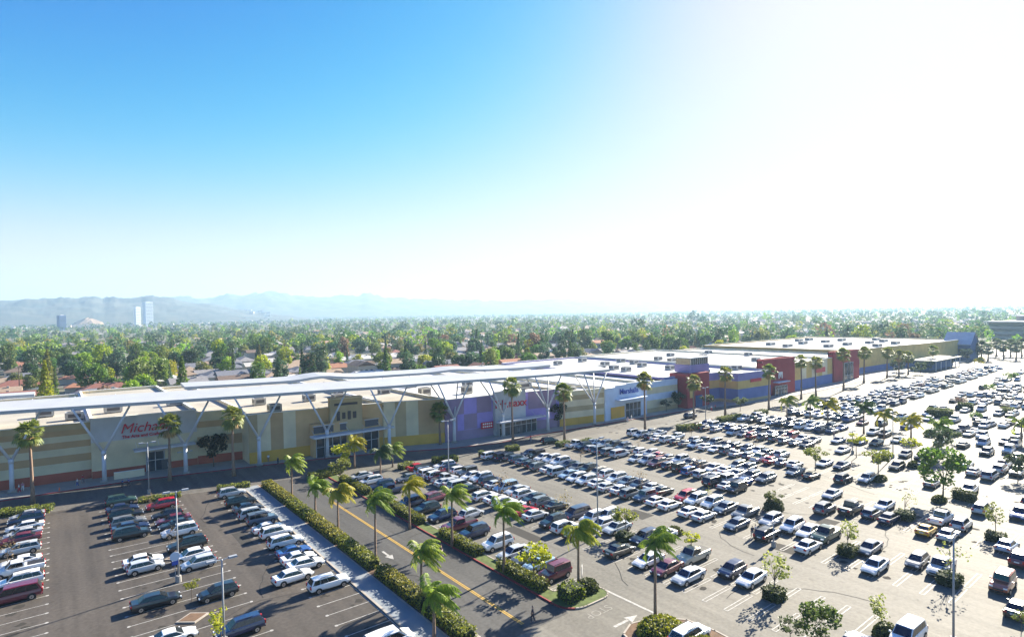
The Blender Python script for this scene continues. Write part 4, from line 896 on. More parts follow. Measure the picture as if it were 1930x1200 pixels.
def lamp_meshes(kind):
    L_, W, H, hz, bz, tz, _ = SPEC[kind]; h_ = MB(); h_.box((0, 0, 0), (.3, .36, .13), m_lamp, top=.85); t_ = MB(); t_.box((0, 0, 0), (.12, .34, .2 if kind not in ('suv', 'minivan') else .34), m_tail, top=.9)
    return h_.mesh('headlight'), t_.mesh('tail_light')
NEAR = {}; MID = {}
for kind in SPEC:
    L_, W, H, hz, bz, tz, _ = SPEC[kind]
    root = thing('parked_car', 'prototype', 'car', (0, 0, -500)); b = MB(); car_shell(kind, b, m_carp); car_detail(kind, b); child(root, 'body', b.mesh('body'))
    b = MB(); car_glass(kind, b); child(root, 'windows', b.mesh('windows'))
    hm, tm = lamp_meshes(kind)
    for s_ in (-1, 1):
        o = child(root, 'headlight', hm); o.location = (L_ / 2 - .13, s_ * W * .33, hz - .3); o = child(root, 'tail_light', tm); o.location = (-L_ / 2 + .03, s_ * W * .37, tz * .82)
        q_ = MB(); q_.box((0, 0, 0), (.14, .2, .14), m_carp, top=.8); o = child(root, 'wing_mirror', q_.mesh('wing_mirror')); o.location = (-L_ / 2 + SPEC[kind][6][3] * L_ - .28, s_ * (W / 2 + .06), hz + .04)
        for fx in (.19, .81): o = child(root, 'wheel', WHEEL); o.location = (-L_ / 2 + fx * L_, s_ * (W / 2 - .095), .33)
    NEAR[kind] = root
    b = MB(); car_shell(kind, b, m_carp); car_glass(kind, b); car_detail(kind, b)
    for s_ in (-1, 1):
        b.box((L_ / 2 - .13, s_ * W * .33, hz - .3), (.3, .36, .13), m_lamp); b.box((-L_ / 2 + .03, s_ * W * .37, tz * .82), (.12, .34, .22), m_tail)
        for fx in (.19, .81): b.tube([(-L_ / 2 + fx * L_, s_ * (W / 2 + .01), .33), (-L_ / 2 + fx * L_, s_ * (W / 2 - .2), .33)], [.33, .33], m_tyre, 10); b.tube([(-L_ / 2 + fx * L_, s_ * (W / 2 + .017), .33), (-L_ / 2 + fx * L_, s_ * (W / 2 - .2), .33)], [.2, .2], m_rim, 8)
    MID[kind] = b.mesh('car_' + kind)
CC = {'white': (.8, .8, .79), 'silver': (.48, .5, .52), 'grey': (.17, .18, .19), 'black': (.012, .012, .015), 'blue': (.03, .09, .3), 'navy': (.012, .025, .08), 'red': (.5, .012, .03), 'maroon': (.14, .012, .03), 'beige': (.5, .44, .33), 'slate': (.08, .12, .18), 'yellow': (.75, .42, .02), 'green': (.03, .07, .05), 'brown': (.1, .06, .045), 'pale blue': (.3, .42, .55), 'orange-brown': (.38, .09, .04)}
cars = []   # (x, y, rz, kind, colour, row, side)
occ = {}
ROWS = {'L0': (-4.45, 'leftmost dark-lot row'), 'L00': (-9.8, 'outermost left dark-lot row'), 'L1': (8.2, 'dark-lot central double row, left side'), 'L2': (13.8, 'dark-lot central double row, right side'), 'L3': (24.6, 'row facing the footpath'), 'R1': (46.9, 'row behind the red-kerbed hedge')}
for k in range(0, 17):
    xc = 61 + 19.7 * k; nm = ordinal(k + 1)
    ROWS['D%da' % k] = (xc - 2.75, '%s pale-lot double row, left side' % nm); ROWS['D%db' % k] = (xc + 2.75, '%s pale-lot double row, right side' % nm)
def nearest_row(x): return min(ROWS, key=lambda k: abs(ROWS[k][0] - x))
def place(x, y, kind, col, row, face, jit=.25, mingap=2.35, turn=0.):
    if row:
        for yy in occ.get(row, []):
            if abs(yy - y) < mingap: return False
        occ.setdefault(row, []).append(y)
    cars.append((x + rnd.uniform(-jit, jit), y, (0 if face > 0 else math.pi) + rnd.uniform(-.025, .025) + turn, kind, col, row)); return True
EXP = '''75 965 L0 silver sedan|62 975 L0 navy suv|74 984 L0 white sedan|68 997 L0 silver sedan|60 1008 L0 maroon sedan|58 1028 L0 silver wagon|60 1050 L0 white coupe|50 1066 L0 white pickup|28 1094 L0 white suv|30 1118 L0 maroon minivan
5 985 L00 white sedan|8 1010 L00 green sedan
229 941 L1 green suv|229 956 L1 navy sedan|238 967 L1 black suv|243 980 L1 grey suv|246 990 L1 navy sedan|256 1001 L1 black suv|262 1055 L1 white sedan|258 1068 L1 silver hatchback|293 1128 L1 black sedan|318 1197 L1 white coupe
331 944 L2 red suv|345 960 L2 black coupe|347 972 L2 maroon sedan|350 981 L2 black sedan|357 995 L2 white suv|368 1020 L2 black suv|375 1040 L2 white sedan|372 1058 L2 silver hatchback|404 1114 L2 black hatchback|450 1180 L2 navy suv
452 924 L3 silver suv|478 924 L3 beige suv|476 938 L3 black suv|482 950 L3 grey sedan|500 962 L3 silver suv|522 970 L3 slate jeep|519 988 L3 white sedan|528 999 L3 white suv|552 1014 L3 white suv|560 1033 L3 blue coupe|572 1045 L3 white coupe|594 1054 L3 white sedan|628 1092 L3 white suv|768 1190 L3 white minivan
690 893 R1 silver sedan|700 903 R1 white wagon|706 916 R1 navy suv|733 922 R1 navy pickup|768 945 R1 navy minivan|788 960 R1 black suv|812 975 R1 navy suv|845 992 R1 maroon pickup|868 1008 R1 navy suv|893 1012 R1 silver hatchback|915 1028 R1 white suv|955 1042 R1 silver sedan|972 1056 R1 grey suv|990 1068 R1 pale_blue sedan|1026 1084 R1 maroon jeep
1026 986 D0a black suv|1060 992 D0a white suv|1075 1005 D0a black sedan|1218 1053 D0a white sedan|1243 1072 D0a maroon sedan|1284 1087 D0a silver sedan
1115 975 D0a white suv|1145 970 D0b white suv|1160 992 D0b silver sedan|1085 965 D0b navy minivan|1175 1030 D0a black sedan|1222 1008 D0b navy suv|1250 1005 D0b white sedan|1315 1041 D0b beige pickup|1379 1070 D0b navy hatchback|1415 1086 D0b white sedan
1380 988 D1a slate sedan|1318 972 D1a silver sedan|1298 962 D1a white sedan|1400 965 D1b grey pickup|1365 955 D1b slate sedan|1345 945 D1b white suv|1280 937 D1a red suv|1305 942 D1b white suv
1447 1003 D1a black suv|1450 978 D1b silver wagon|1487 992 D1b white suv|1519 1000 D1b white sedan|1516 1030 D1a white sedan|1552 1008 D1b green pickup
1558 933 D2a silver sedan|1556 955 D2a grey suv|1592 962 D2a black pickup|1632 970 D2a slate hatchback|1662 952 D2b white sedan|1668 978 D2a navy sedan|1747 994 D3x yellow coupe|1774 975 D3x white pickup|1812 985 D3x silver suv|1788 1003 D3x silver sedan
1636 1030 D1b slate sedan|1641 1068 D1b white sedan|1721 1058 D1b grey hatchback|1771 1068 D1b silver pickup|1882 1105 D1b orange-brown jeep|1890 1032 D2b pale_blue sedan|1852 955 D3b silver suv
1716 1187 D0b white minivan|1765 1200 D0b silver sedan|1620 1196 D0b silver coupe|1924 965 D3b blue suv|1926 1050 D2a maroon suv|1928 1130 D1b black sedan
1582 848 D4a silver sedan|1579 828 D4a silver sedan|1482 867 D3a slate sedan|1503 871 D3a silver sedan|1500 886 D2b slate sedan|1530 893 D2b black coupe|1590 900 D3b black suv|1640 896 D3b silver wagon|1690 876 D4b black wagon|1742 857 D5b black suv|1590 874 D4a navy sedan|1651 832 D4b black sedan|1622 830 D4b blue sedan|1698 824 D5a silver coupe|1658 797 D5a navy suv|1625 795 D5a maroon sedan|1607 777 D5a silver sedan|1592 778 D5a silver sedan|1770 832 D6a silver sedan|1796 815 D6b grey jeep|1755 815 D6a slate minivan|1855 801 D7b silver suv|1854 832 D6b pale_blue minivan|1895 830 D7a navy sedan|1913 836 D7b slate suv|1702 783 D6a white suv|1750 787 D6b silver sedan|1842 785 D7b white sedan
1866 893 D7x silver minivan|1885 882 D7x silver suv|1893 872 D7x white suv|1410 880 D3a navy suv|1390 874 D3a slate wagon|1345 905 D3a black minivan|1370 912 D2b silver coupe|1388 918 D2b black jeep'''
FACE = {'L0': -1, 'L00': 1, 'L1': 1, 'L2': -1, 'L3': 1, 'R1': -1}
for ln in EXP.split('\n'):
    for e in ln.split('|'):
        px, py, row, col, kind = e.split(); col = col.replace('_', ' ')
        x, y = at(float(px), float(py), .8)
        if row.endswith('x'): place(x, y, kind, col, None, 1)
        elif row in ('L0', 'L00', 'L1', 'L2', 'L3', 'R1'): place(ROWS[row][0], y, kind, col, row, FACE[row], mingap=1.9)
        else:
            row = nearest_row(x); xr = ROWS[row][0]
            place(xr if abs(xr - x) < 2.6 else x, y, kind, col, row if abs(xr - x) < 2.6 else None, -1 if row.endswith('b') else (1 if rnd.random() < .5 else -1), mingap=2.2)
for px, py, kind, col, rz in [(552, 1082, 'sedan', 'white', 4), (787, 878, 'sedan', 'red', 5), (802, 886, 'suv', 'pale blue', 0), (823, 895, 'suv', 'white', 0), (840, 907, 'sedan', 'silver', 0), (820, 935, 'suv', 'maroon', 8), (888, 965, 'hatchback', 'silver', 8), (925, 857, 'suv', 'white', 0), (948, 860, 'jeep', 'navy', 0), (1036, 829, 'suv', 'black', -10), (1301, 782, 'suv', 'navy', 0), (1300, 1193, 'suv', 'white', 0), (768, 898, 'sedan', 'grey', 180)]:
    x, y = at(px, py, .8); place(x, y, kind, col, None, 1, 0, turn=R(rz))
KW = [('sedan', 34), ('suv', 28), ('hatchback', 9), ('wagon', 6), ('minivan', 8), ('pickup', 6), ('coupe', 5), ('jeep', 4)]
KP = [k for k, n in KW for _ in range(n)]
CP = [c for c, n in [('white', 27), ('silver', 20), ('grey', 12), ('black', 15), ('navy', 6), ('slate', 6), ('blue', 3), ('red', 3), ('maroon', 3), ('beige', 3), ('pale blue', 2)] for _ in range(n)]
def fill(row, y0, y1, p=.95):
    y = y0
    while y < y1:
        if rnd.random() < p: place(ROWS[row][0], y, rnd.choice(KP), rnd.choice(CP), row, 1 if rnd.random() < (.75 if row.endswith('a') or row == 'R1' else .25) else -1, jit=.4)
        y += 2.66
fill('R1', 55.5, 103, .85); fill('L00', 88, 120, .7)
LIM = [(58.5, 57, 106, 106), (50.5, 50.5, 104, 104), (57.5, 56, 102, 101), (62, 63, 100, 99), (64, 65, 97, 96), (67, 67, 93, 92)]
for k in range(0, 17):
    if k < len(LIM): a, b_, c, d = LIM[k]
    else: a = b_ = 66 + k * .8; c = d = max(86, 92 - k * .4)
    fill('D%da' % k, a, c); fill('D%db' % k, b_, d)
for k in range(3, 17):
    for s_ in 'ab':
        y0 = -10 + 0 * k; y1 = 56 + k * .9
        fill('D%d%s' % (k, s_), y0 if k > 5 else 22, y1, .16 if k < 6 else .5 if k < 9 else .7)
def infov(x, y, m=60):
    d = Vector((x, y, -CAMH)); z = d.dot(FW)
    if z < 5: return False
    u = 965 + F * d.dot(RT) / z; v_ = PPY - F * d.dot(UP) / z
    return -m < u < 1930 + m and v_ < 1200 + m
cars = [c for c in cars if infov(c[0], c[1])]
cars.sort(key=lambda c: math.hypot(c[0], c[1]))
near = cars[:300]; far = cars[300:]
seq = {}
for i, c in enumerate(sorted(near, key=lambda c: c[1])): seq.setdefault(c[5], []).append(c)
CAT = {'suv': 'suv', 'minivan': 'van', 'pickup': 'pickup truck', 'jeep': 'suv'}
DESC = {'suv': 'suv', 'jeep': 'boxy off-roader', 'wagon': 'station wagon', 'hatchback': 'hatchback', 'sedan': 'sedan', 'coupe': 'two-door coupe', 'minivan': 'minivan', 'pickup': 'pickup truck'}
used = {}
FREE = {('white', 'sedan'): 'backing out beside the footpath row'}
for i, c in enumerate(near):
    x, y, rz, kind, col, row = c; d = math.hypot(x, y)
    if row: lb = '%s %s, %s from the camera, %s' % (col, DESC[kind], ordinal(seq[row].index(c) + 1), ROWS[row][1])
    else: lb = '%s %s outside the rows %s' % (col, DESC[kind], 'by the shopfront road' if y > 90 else 'in an aisle of the dark lot' if x < 28 else 'in the right of the pale lot' if x > 90 else 'near the drive')
    used[lb] = used.get(lb, 0) + 1
    if used[lb] > 1: lb += ', ' + ordinal(used[lb]) + ' such'
    if d < 118:
        o = dup(NEAR[kind], (x, y, .01), rz, (rnd.uniform(.95, 1.04), rnd.uniform(.97, 1.03), rnd.uniform(.95, 1.05)), CC[col], label=lb, cat=CAT.get(kind, 'car'), group='parked cars')
    else:
        o = link('parked_car', MID[kind], None, (x, y, .01)); o.rotation_euler = (0, 0, rz); o.scale = (rnd.uniform(.93, 1.05), rnd.uniform(.97, 1.03), rnd.uniform(.94, 1.06)); o.color = (*CC[col], 1); tag(o, lb, CAT.get(kind, 'car'), 'parked cars')
b = MB()
for x, y, rz, kind, col, row in far:
    n = len(b.v); t0 = CC[col]; q = MB(); car_shell(kind, q, m_carpf, t0); car_glass(kind, q)
    L_, W = SPEC[kind][:2]; q.box((0, 0, .3), (L_ * .86, W * 1.005, .34), m_black)
    ca, sa = math.cos(rz), math.sin(rz); vs = [(x + p[0] * ca - p[1] * sa, y + p[0] * sa + p[1] * ca, p[2] + .01) for p in q.v]
    for f, m, c_ in zip(q.f, q.m, q.c): b.f.append(tuple(i + n for i in f)); b.m.append(b.mi(q.mats[m])); b.c.append(c_)
    b.v += vs
tag(b.obj('distant_parked_cars'), 'mass of small parked cars filling the far end of the pale lot', 'cars', None, 'stuff')

# ---------------------------------------------------------------- people
def skin_mesh(name, pts, edges, rad, m, sub=1):
    me = bpy.data.meshes.new(name); me.from_pydata(pts, edges, []); o = bpy.data.objects.new(name, me); COL.objects.link(o)
    md = o.modifiers.new('s', 'SKIN'); o.modifiers.new('u', 'SUBSURF').levels = sub
    for v_, r_ in zip(me.skin_vertices[0].data, rad): v_.radius = (r_, r_) if not isinstance(r_, tuple) else r_
    me.skin_vertices[0].data[0].use_root = True; bpy.context.view_layer.update()
    out = bpy.data.meshes.new_from_object(o.evaluated_get(bpy.context.evaluated_depsgraph_get())); bpy.data.objects.remove(o); bpy.data.meshes.remove(me)
    out.materials.clear(); out.materials.append(m); out.name = name; return out
BP = [(0, 0, .98), (0, 0, 1.15), (0, 0, 1.36), (0, .0, 1.48), (.01, 0, 1.56), (.02, 0, 1.66), (.02, 0, 1.73),
      (0, .17, 1.42), (-.05, .22, 1.14), (.06, .23, .9), (.09, .22, .82), (0, -.17, 1.42), (.08, -.22, 1.14), (.2, -.22, .93), (.25, -.21, .86),
      (0, .1, .92), (.14, .1, .5), (.1, .1, .1), (.24, .1, .05), (0, -.1, .92), (-.1, -.1, .5), (-.26, -.1, .13), (-.14, -.1, .04)]
BE = [(0, 1), (1, 2), (2, 3), (3, 4), (4, 5), (5, 6), (2, 7), (7, 8), (8, 9), (9, 10), (2, 11), (11, 12), (12, 13), (13, 14), (0, 15), (15, 16), (16, 17), (17, 18), (0, 19), (19, 20), (20, 21), (21, 22)]
BR_ = [.13, .12, .14, .06, .055, .1, .07, .06, .045, .032, .03, .06, .045, .032, .03, .09, .06, .04, .035, .09, .06, .04, .035]
P_BODY = skin_mesh('body', BP, BE, BR_, m_skin)
sel = [0, 1, 2, 7, 8, 11, 12]; P_SHIRT = skin_mesh('shirt', [BP[i] for i in sel], [(0, 1), (1, 2), (2, 3), (3, 4), (2, 5), (5, 6)], [.16, .15, .17, .08, .062, .08, .062], m_cloth)
sel = [0, 15, 16, 17, 19, 20, 21]; P_TR = skin_mesh('trousers', [BP[i] for i in sel], [(0, 1), (1, 2), (2, 3), (0, 4), (4, 5), (5, 6)], [.15, .11, .08, .062, .11, .08, .062], m_cloth)
P_HAIR = skin_mesh('hair', [(.0, 0, 1.68), (.0, 0, 1.76)], [(0, 1)], [.1, .08], m_hair)
def person(px, py, shirt, trousers, rz, label, z=.15):
    x, y = at(px, py, z); t = thing('person', label, 'person', (x, y, z), rz=rz)
    child(t, 'body', P_BODY); o = child(t, 'shirt', P_SHIRT); o.color = (*shirt, 1); o = child(t, 'trousers', P_TR); o.color = (*trousers, 1); child(t, 'hair', P_HAIR)
W_, D_, RD, BL = (.7, .7, .7), (.03, .03, .05), (.5, .04, .06), (.05, .1, .3)
person(1004, 1172, (.04, .03, .05), D_, 2.2, 'person in dark clothes walking alone across the mouth of the drive', .02)
person(832, 1050, (.1, .06, .06), (.5, .45, .45), 2.5, 'person in a dark top and pale trousers at the red kerb of the drive')
person(279, 1072, RD, D_, 0, 'person in a red shirt standing by the silver hatchback in the dark lot', .02)
for px, py, s_, tr_, lb in [(146, 917, W_, BL, 'person in a white top on the pavement under the banded wall'), (156, 910, RD, (.3, .2, .2), 'person in a red top on the pavement just behind the one in white'), (36, 928, W_, RD, 'person in white and red at the left edge of the pavement'), (43, 925, (.5, .2, .25), W_, 'person in pink beside the one in white and red'),
    (231, 919, BL, D_, 'person in blue on the road by the ramp wall'), (243, 917, (.1, .08, .3), D_, 'person in violet on the road by the ramp wall'), (506, 870, W_, (.3, .2, .15), 'person in white by the yellow wall base'), (524, 875, D_, D_, 'person in black near the kerb before the yellow wall'), (620, 858, W_, W_, 'person in pale clothes under the steel awning'), (778, 836, (.7, .1, .3), D_, 'person in a pink top in the shade of the olive wall'),
    (690, 855, RD, D_, 'person in red beside the glazed entrance porch'), (593, 850, D_, (.2, .15, .1), 'person in black beside a column base at the glazed shop'), (1000, 832, RD, (.2, .2, .3), 'person in red outside the fashion store doors'), (1190, 792, W_, W_, 'person in white on the kerb before the pale blue store'), (1183, 796, (.6, .3, .35), W_, 'person in pink on the kerb before the pale blue store'), (1348, 772, RD, D_, 'person in red among the group past the red corner tower'), (1341, 774, W_, RD, 'person in white among the group past the red corner tower'), (1342, 800, D_, D_, 'person in black on the road by the long dark hedge')]:
    person(px, py, s_, tr_, rnd.uniform(0, 6), lb)
person(1418, 1013, D_, (.3, .32, .3), 1.0, 'left one of two people standing behind the black suv', .02); person(1424, 1010, W_, D_, 2.0, 'right one of two people standing behind the black suv', .02)
person(1572, 827, D_, W_, 1.0, 'person in dark clothes beside a far small palm', .02)

# ---------------------------------------------------------------- suburb: houses
def house_proto(i, L_, W, h, rh, hip):
    r = thing('suburban_house', 'prototype', 'house', (0, 0, -500)); b = MB(); b.box((0, 0, h / 2), (L_, W, h), m_hwall)
    b.box((L_ * .3, -W * .5 - 1.8, h / 2 - .1), (L_ * .36, 3.8, h - .2), m_hwall); child(r, 'wall', b.mesh('wall'))
    def rf(b, cx, cy, lx, ly, z, rh, hip, along=True):
        ov = .6; x, y = lx / 2 + ov, ly / 2 + ov
        if along: q = max(0, x - (y if hip else .0)) ; rg = [(cx - q, cy, z + rh), (cx + q, cy, z + rh)]
        else: q = max(0, y - (x if hip else 0)); rg = [(cx, cy - q, z + rh), (cx, cy + q, z + rh)]
        vs = [(cx - x, cy - y, z), (cx + x, cy - y, z), (cx + x, cy + y, z), (cx - x, cy + y, z)] + rg
        fs = [(0, 1, 5, 4), (2, 3, 4, 5), (1, 2, 5), (3, 0, 4), (3, 2, 1, 0)] if along else [(1, 2, 5, 4), (3, 0, 4, 5), (0, 1, 4), (2, 3, 5), (3, 2, 1, 0)]
        b.add(vs, fs, m_shingle)
    b = MB(); rf(b, 0, 0, L_, W, h, rh, hip); rf(b, L_ * .3, -W * .5 - .8, L_ * .36, 5.6, h + .05, rh * .7, hip, False); child(r, 'roof', b.mesh('roof'))
    b = MB(); b.box((-L_ * .2, W * .1, h + rh * .8), (.9, .7, 1.6), m_hwall); child(r, 'chimney', b.mesh('chimney'))
    b = MB()
    for k in range(3): b.box((-L_ * .4 + k * L_ * .2, -W / 2 - .02, h * .55), (1.5, .08, 1.1), m_win)
    for k in range(3): b.box((-L_ / 2 - .02, -W * .3 + k * W * .3, h * .55), (.08, 1.2, 1.1), m_win)
    child(r, 'window', b.mesh('window')); b = MB(); b.box((L_ * .3, -W * .5 - 3.74, 1.2), (L_ * .28, .1, 2.2), m_white); child(r, 'garage_door', b.mesh('garage_door')); return r
HP = [house_proto(0, 17, 10, 2.9, 2.3, True), house_proto(1, 14, 9, 2.9, 2.0, False), house_proto(2, 19, 11, 3.0, 2.6, True), house_proto(3, 13, 9, 5.6, 2.1, False)]
RC = [('terracotta', (.42, .19, .11)), ('brown', (.2, .14, .11)), ('grey', (.3, .29, .3)), ('pale', (.6, .58, .55)), ('slate', (.2, .21, .25)), ('tan', (.42, .31, .22)), ('white', (.72, .72, .7)), ('rust', (.3, .12, .09))]
hs_ = []
yy = 226.; ri = 0
while yy < 900:
    xx = -60. + (ri % 2) * 5
    while xx < 1400:
        d = math.hypot(xx, yy)
        if infov(xx, yy, 40) and not (xx > 420 and yy < 230) and rnd.random() < (.9 if d < 420 else .6): hs_.append((xx + rnd.uniform(-2, 2), yy + rnd.uniform(-2, 2), ri % 2))
        xx += 21 + (9 if int(xx / 21) % 9 == 0 else 0)
    yy += 22 if ri % 2 == 0 else 30; ri += 1
hs_.sort(key=lambda p: math.hypot(p[0], p[1]))
zone = lambda x, y: ['above the mall left end', 'above the craft store', 'above the lavender store', 'above the pale blue store', 'beyond the big white roof', 'beyond the far tan hall'][min(5, max(0, int((math.degrees(math.atan2(x, y)) + 3) / 14)))]
hn = hs_[:230]; cnt = {}
for i, (x, y, fl) in enumerate(hn):
    cn, cc = RC[rnd.choice([0, 1, 1, 2, 2, 3, 4, 4, 5, 5, 6, 7])]; k = rnd.choice([0, 0, 1, 1, 2, 3]); z_ = zone(x, y); key = (cn, z_); cnt[key] = cnt.get(key, 0) + 1
    dup(HP[k], (x, y, 0), (0 if fl else math.pi) + rnd.choice([0, 0, 0, math.pi / 2]), rnd.uniform(.92, 1.08), cc, label='%s-roofed house %s, %s such from the mall' % (cn, z_, ordinal(cnt[key])), cat='house', group='suburban houses behind the mall')
b = MB()
far_pts = [(p[0], p[1]) for p in hs_[230:]]
for _ in range(420):
    a = R(rnd.uniform(-6, 84)); r_ = rnd.uniform(900, 3500); far_pts.append((r_ * math.sin(a), r_ * math.cos(a)))
for x, y in far_pts:
    q = rnd.choice([0, math.pi / 2]); c_ = rnd.choice([(.5, .48, .45), (.4, .26, .18), (.25, .23, .24), (.42, .33, .26)]); L_, W, h = rnd.uniform(12, 22), rnd.uniform(8, 12), rnd.choice([3, 3, 3.4, 6]); z0 = gz(x, y)
    b.box((x, y, z0 + h / 2), (L_, W, h), m_far_h, q, tint=(.62, .58, .52)); ca, sa = math.cos(q), math.sin(q)
    vs = [(-L_ / 2 - .5, -W / 2 - .5, 0), (L_ / 2 + .5, -W / 2 - .5, 0), (L_ / 2 + .5, W / 2 + .5, 0), (-L_ / 2 - .5, W / 2 + .5, 0), (-L_ / 2 + W * .4, 0, 2.2), (L_ / 2 - W * .4, 0, 2.2)]
    b.add([(x + p[0] * ca - p[1] * sa, y + p[0] * sa + p[1] * ca, z0 + h + .02 + p[2]) for p in vs], [(0, 1, 5, 4), (2, 3, 4, 5), (1, 2, 5), (3, 0, 4), (3, 2, 1, 0)], m_far_h, c_)
tag(b.obj('distant_houses'), 'far-off low houses scattered among the trees of the plain', 'houses', None, 'stuff')
# streets of the suburb
b = MB(); yy = 226 + 22 + 15
while yy < 900: b.add([(-80, yy - 3.6, .004), (1400, yy - 3.6, .004), (1400, yy + 3.6, .004), (-80, yy + 3.6, .004)], [(0, 1, 2, 3)], m_asph_f); yy += 52
b.add([(-60, 208.5, .004), (430, 208.5, .004), (430, 217, .004), (-60, 217, .004)], [(0, 1, 2, 3)], m_asph_f); struct(b, 'suburb_streets')
t = thing('back_wall', 'long pale block wall behind the mall along the first house gardens', 'wall', (0, 219, 0)); b = MB(); b.box((185, 0, 1.1), (490, .25, 2.2), m_cream); part(t, 'wall', b); b = MB(); b.box((185, 0, 2.24), (490, .4, .08), m_white); part(t, 'cap', b)

# suburb trees
ST = [make_tree(71, 9, 4.2, .85, 2.6, 1500, .62, 20, stem=.3), make_tree(72, 12, 5.0, 1.0, 3.4, 1900, .7, 26, stem=.35), make_tree(73, 7, 3.6, .75, 2.2, 1100, .55, 14, stem=.25), make_tree(74, 15, 4.3, 1.45, 4.5, 1700, .7, 24, stem=.35), make_tree(75, 15, 2.6, 1, 1.5, 1200, .6, cone=True, stem=.25), make_tree(76, 13, 1.3, 1, .8, 800, .45, cone=True, stem=.2)]
SH = [9, 12, 7, 15, 15, 13]; SN = ['rounded tree', 'large spreading tree', 'small round tree', 'tall upright tree', 'conical conifer', 'slim cypress']
TC = [('mid green', (.1, .19, .03)), ('dark green', (.045, .105, .028)), ('yellow-green', (.32, .38, .015)), ('olive', (.18, .21, .045)), ('bluish green', (.075, .15, .07)), ('brownish', (.2, .14, .08)), ('bright green', (.22, .36, .02))]
def free(x, y):
    for hx, hy, _ in GR.get((int(x // 40), int(y // 40)), []):
        if abs(hx - x) < 9 and abs(hy - y) < 8: return False
    return True
GR = {}
for p in hs_:
    for dx in (-1, 0, 1):
        for dy in (-1, 0, 1): GR.setdefault((int(p[0] // 40) + dx, int(p[1] // 40) + dy), []).append(p)
tp = []
for px, pb, H, k, c in [(315, 722, 11, 0, 2), (385, 712, 9, 0, 3), (425, 712, 11, 0, 2), (493, 712, 12, 0, 2), (205, 712, 13, 1, 1), (130, 700, 12, 1, 1), (215, 735, 6, 2, 0), (320, 690, 12, 0, 2), (375, 685, 14, 1, 4), (570, 712, 17, 5, 1), (440, 712, 16, 5, 1), (820, 690, 18, 3, 0), (760, 625, 22, 1, 1), (480, 665, 14, 0, 2), (835, 660, 15, 1, 5), (930, 645, 15, 1, 5), (730, 690, 12, 3, 3), (640, 700, 12, 3, 6), (1010, 672, 13, 1, 6), (965, 675, 10, 0, 1), (1180, 662, 12, 0, 6), (1205, 655, 15, 0, 6), (1290, 630, 18, 0, 3), (1060, 650, 14, 1, 1), (1150, 645, 14, 1, 3), (60, 660, 17, 3, 0), (210, 655, 15, 1, 5), (160, 700, 10, 2, 5), (550, 690, 10, 2, 0), (600, 660, 12, 3, 0), (30, 735, 8, 0, 3), (60, 740, 8, 2, 3), (1240, 650, 9, 2, 1), (1085, 675, 7, 0, 2), (800, 628, 22, 5, 1), (1308, 607, 34, 5, 1), (1202, 628, 24, 4, 1), (350, 655, 16, 1, 4), (270, 700, 9, 0, 3), (1455, 625, 14, 0, 6)]:
    b_ = at(px, pb); tp.append((b_[0], b_[1], H, k, c))
n = 0
while n < 780:
    a = R(rnd.uniform(-4, 80)); r_ = 245 + 420 * rnd.random() ** .85; x, y = r_ * math.sin(a), r_ * math.cos(a)
    if y < 222 and x < 470: n += .2; continue
    if y < 150: n += .2; continue
    n += 1
    if free(x, y): k = rnd.choice([0, 0, 1, 1, 1, 2, 3, 3, 4, 5]); tp.append((x, y, SH[k] * rnd.uniform(.8, 1.3), k, rnd.choice([0, 0, 0, 0, 1, 1, 1, 1, 2, 3, 4, 4, 4, 5, 6])))
tp.sort(key=lambda p: math.hypot(p[0], p[1])); cnt = {}
for x, y, H, k, c in tp[:300]:
    z_ = zone(x, y); key = (k, c, z_); cnt[key] = cnt.get(key, 0) + 1; s_ = H / SH[k]
    dup(ST[k], (x, y, 0), rnd.uniform(0, 6.28), (s_ * rnd.uniform(.9, 1.15), s_ * rnd.uniform(.9, 1.15), s_), tuple(v_ * rnd.uniform(.85, 1.15) for v_ in TC[c][1]), label='%s %s %s, %s such from the mall' % (TC[c][0], SN[k], z_, ordinal(cnt[key])), cat='tree', group='suburb trees behind the mall')
# the unbroken mass of trees beyond
b = MB(); far_t = [(p[0], p[1], p[2], p[4], 1) for p in tp[300:]]
for _ in range(1500):
    a = R(rnd.uniform(-6, 84)); r_ = rnd.uniform(560, 1300); far_t.append((r_ * math.sin(a), r_ * math.cos(a), rnd.uniform(7, 15) * (1.3 if rnd.random() < .08 else 1), rnd.choice([0, 0, 1, 1, 2, 3, 4, 4, 6]), 1))
for _ in range(6500):
    a = R(rnd.uniform(-6, 84)); r_ = 1300 + 4700 * rnd.random(); far_t.append((r_ * math.sin(a), r_ * math.cos(a), rnd.uniform(8, 17) * (1.4 if rnd.random() < .06 else 1), rnd.choice([0, 0, 1, 1, 3, 4, 4, 6]), 0))
rr = random.Random(5)
for x, y, H, c, near_ in far_t:
    if y < 235 and x < 520: continue
    z0 = gz(x, y); rad = H * rr.uniform(.3, .5); slim = rr.random() < .12
    if slim: rad = H * .13
    nn = 120 if near_ else 34; sz = rad * (.34 if near_ else .62); P = []
    for _ in range(nn):
        d = Vector((rr.gauss(0, 1), rr.gauss(0, 1), rr.gauss(0, 1))).normalized() * rr.uniform(.6, 1.05)
        P.append((x + d.x * rad * rr.uniform(.8, 1.1), y + d.y * rad, z0 + H * .56 + d.z * H * .43))
    b.cards(P, sz if not slim else sz * 1.6, m_leaf_f, tint=tuple(v_ * rr.uniform(.8, 1.2) for v_ in TC[c if c != 2 or rr.random() < .4 else 0][1]), r=rr, aspect=1.1)
tag(b.obj('distant_trees'), 'unbroken mass of far-off green trees covering the plain to the foot of the hills', 'trees', None, 'stuff')

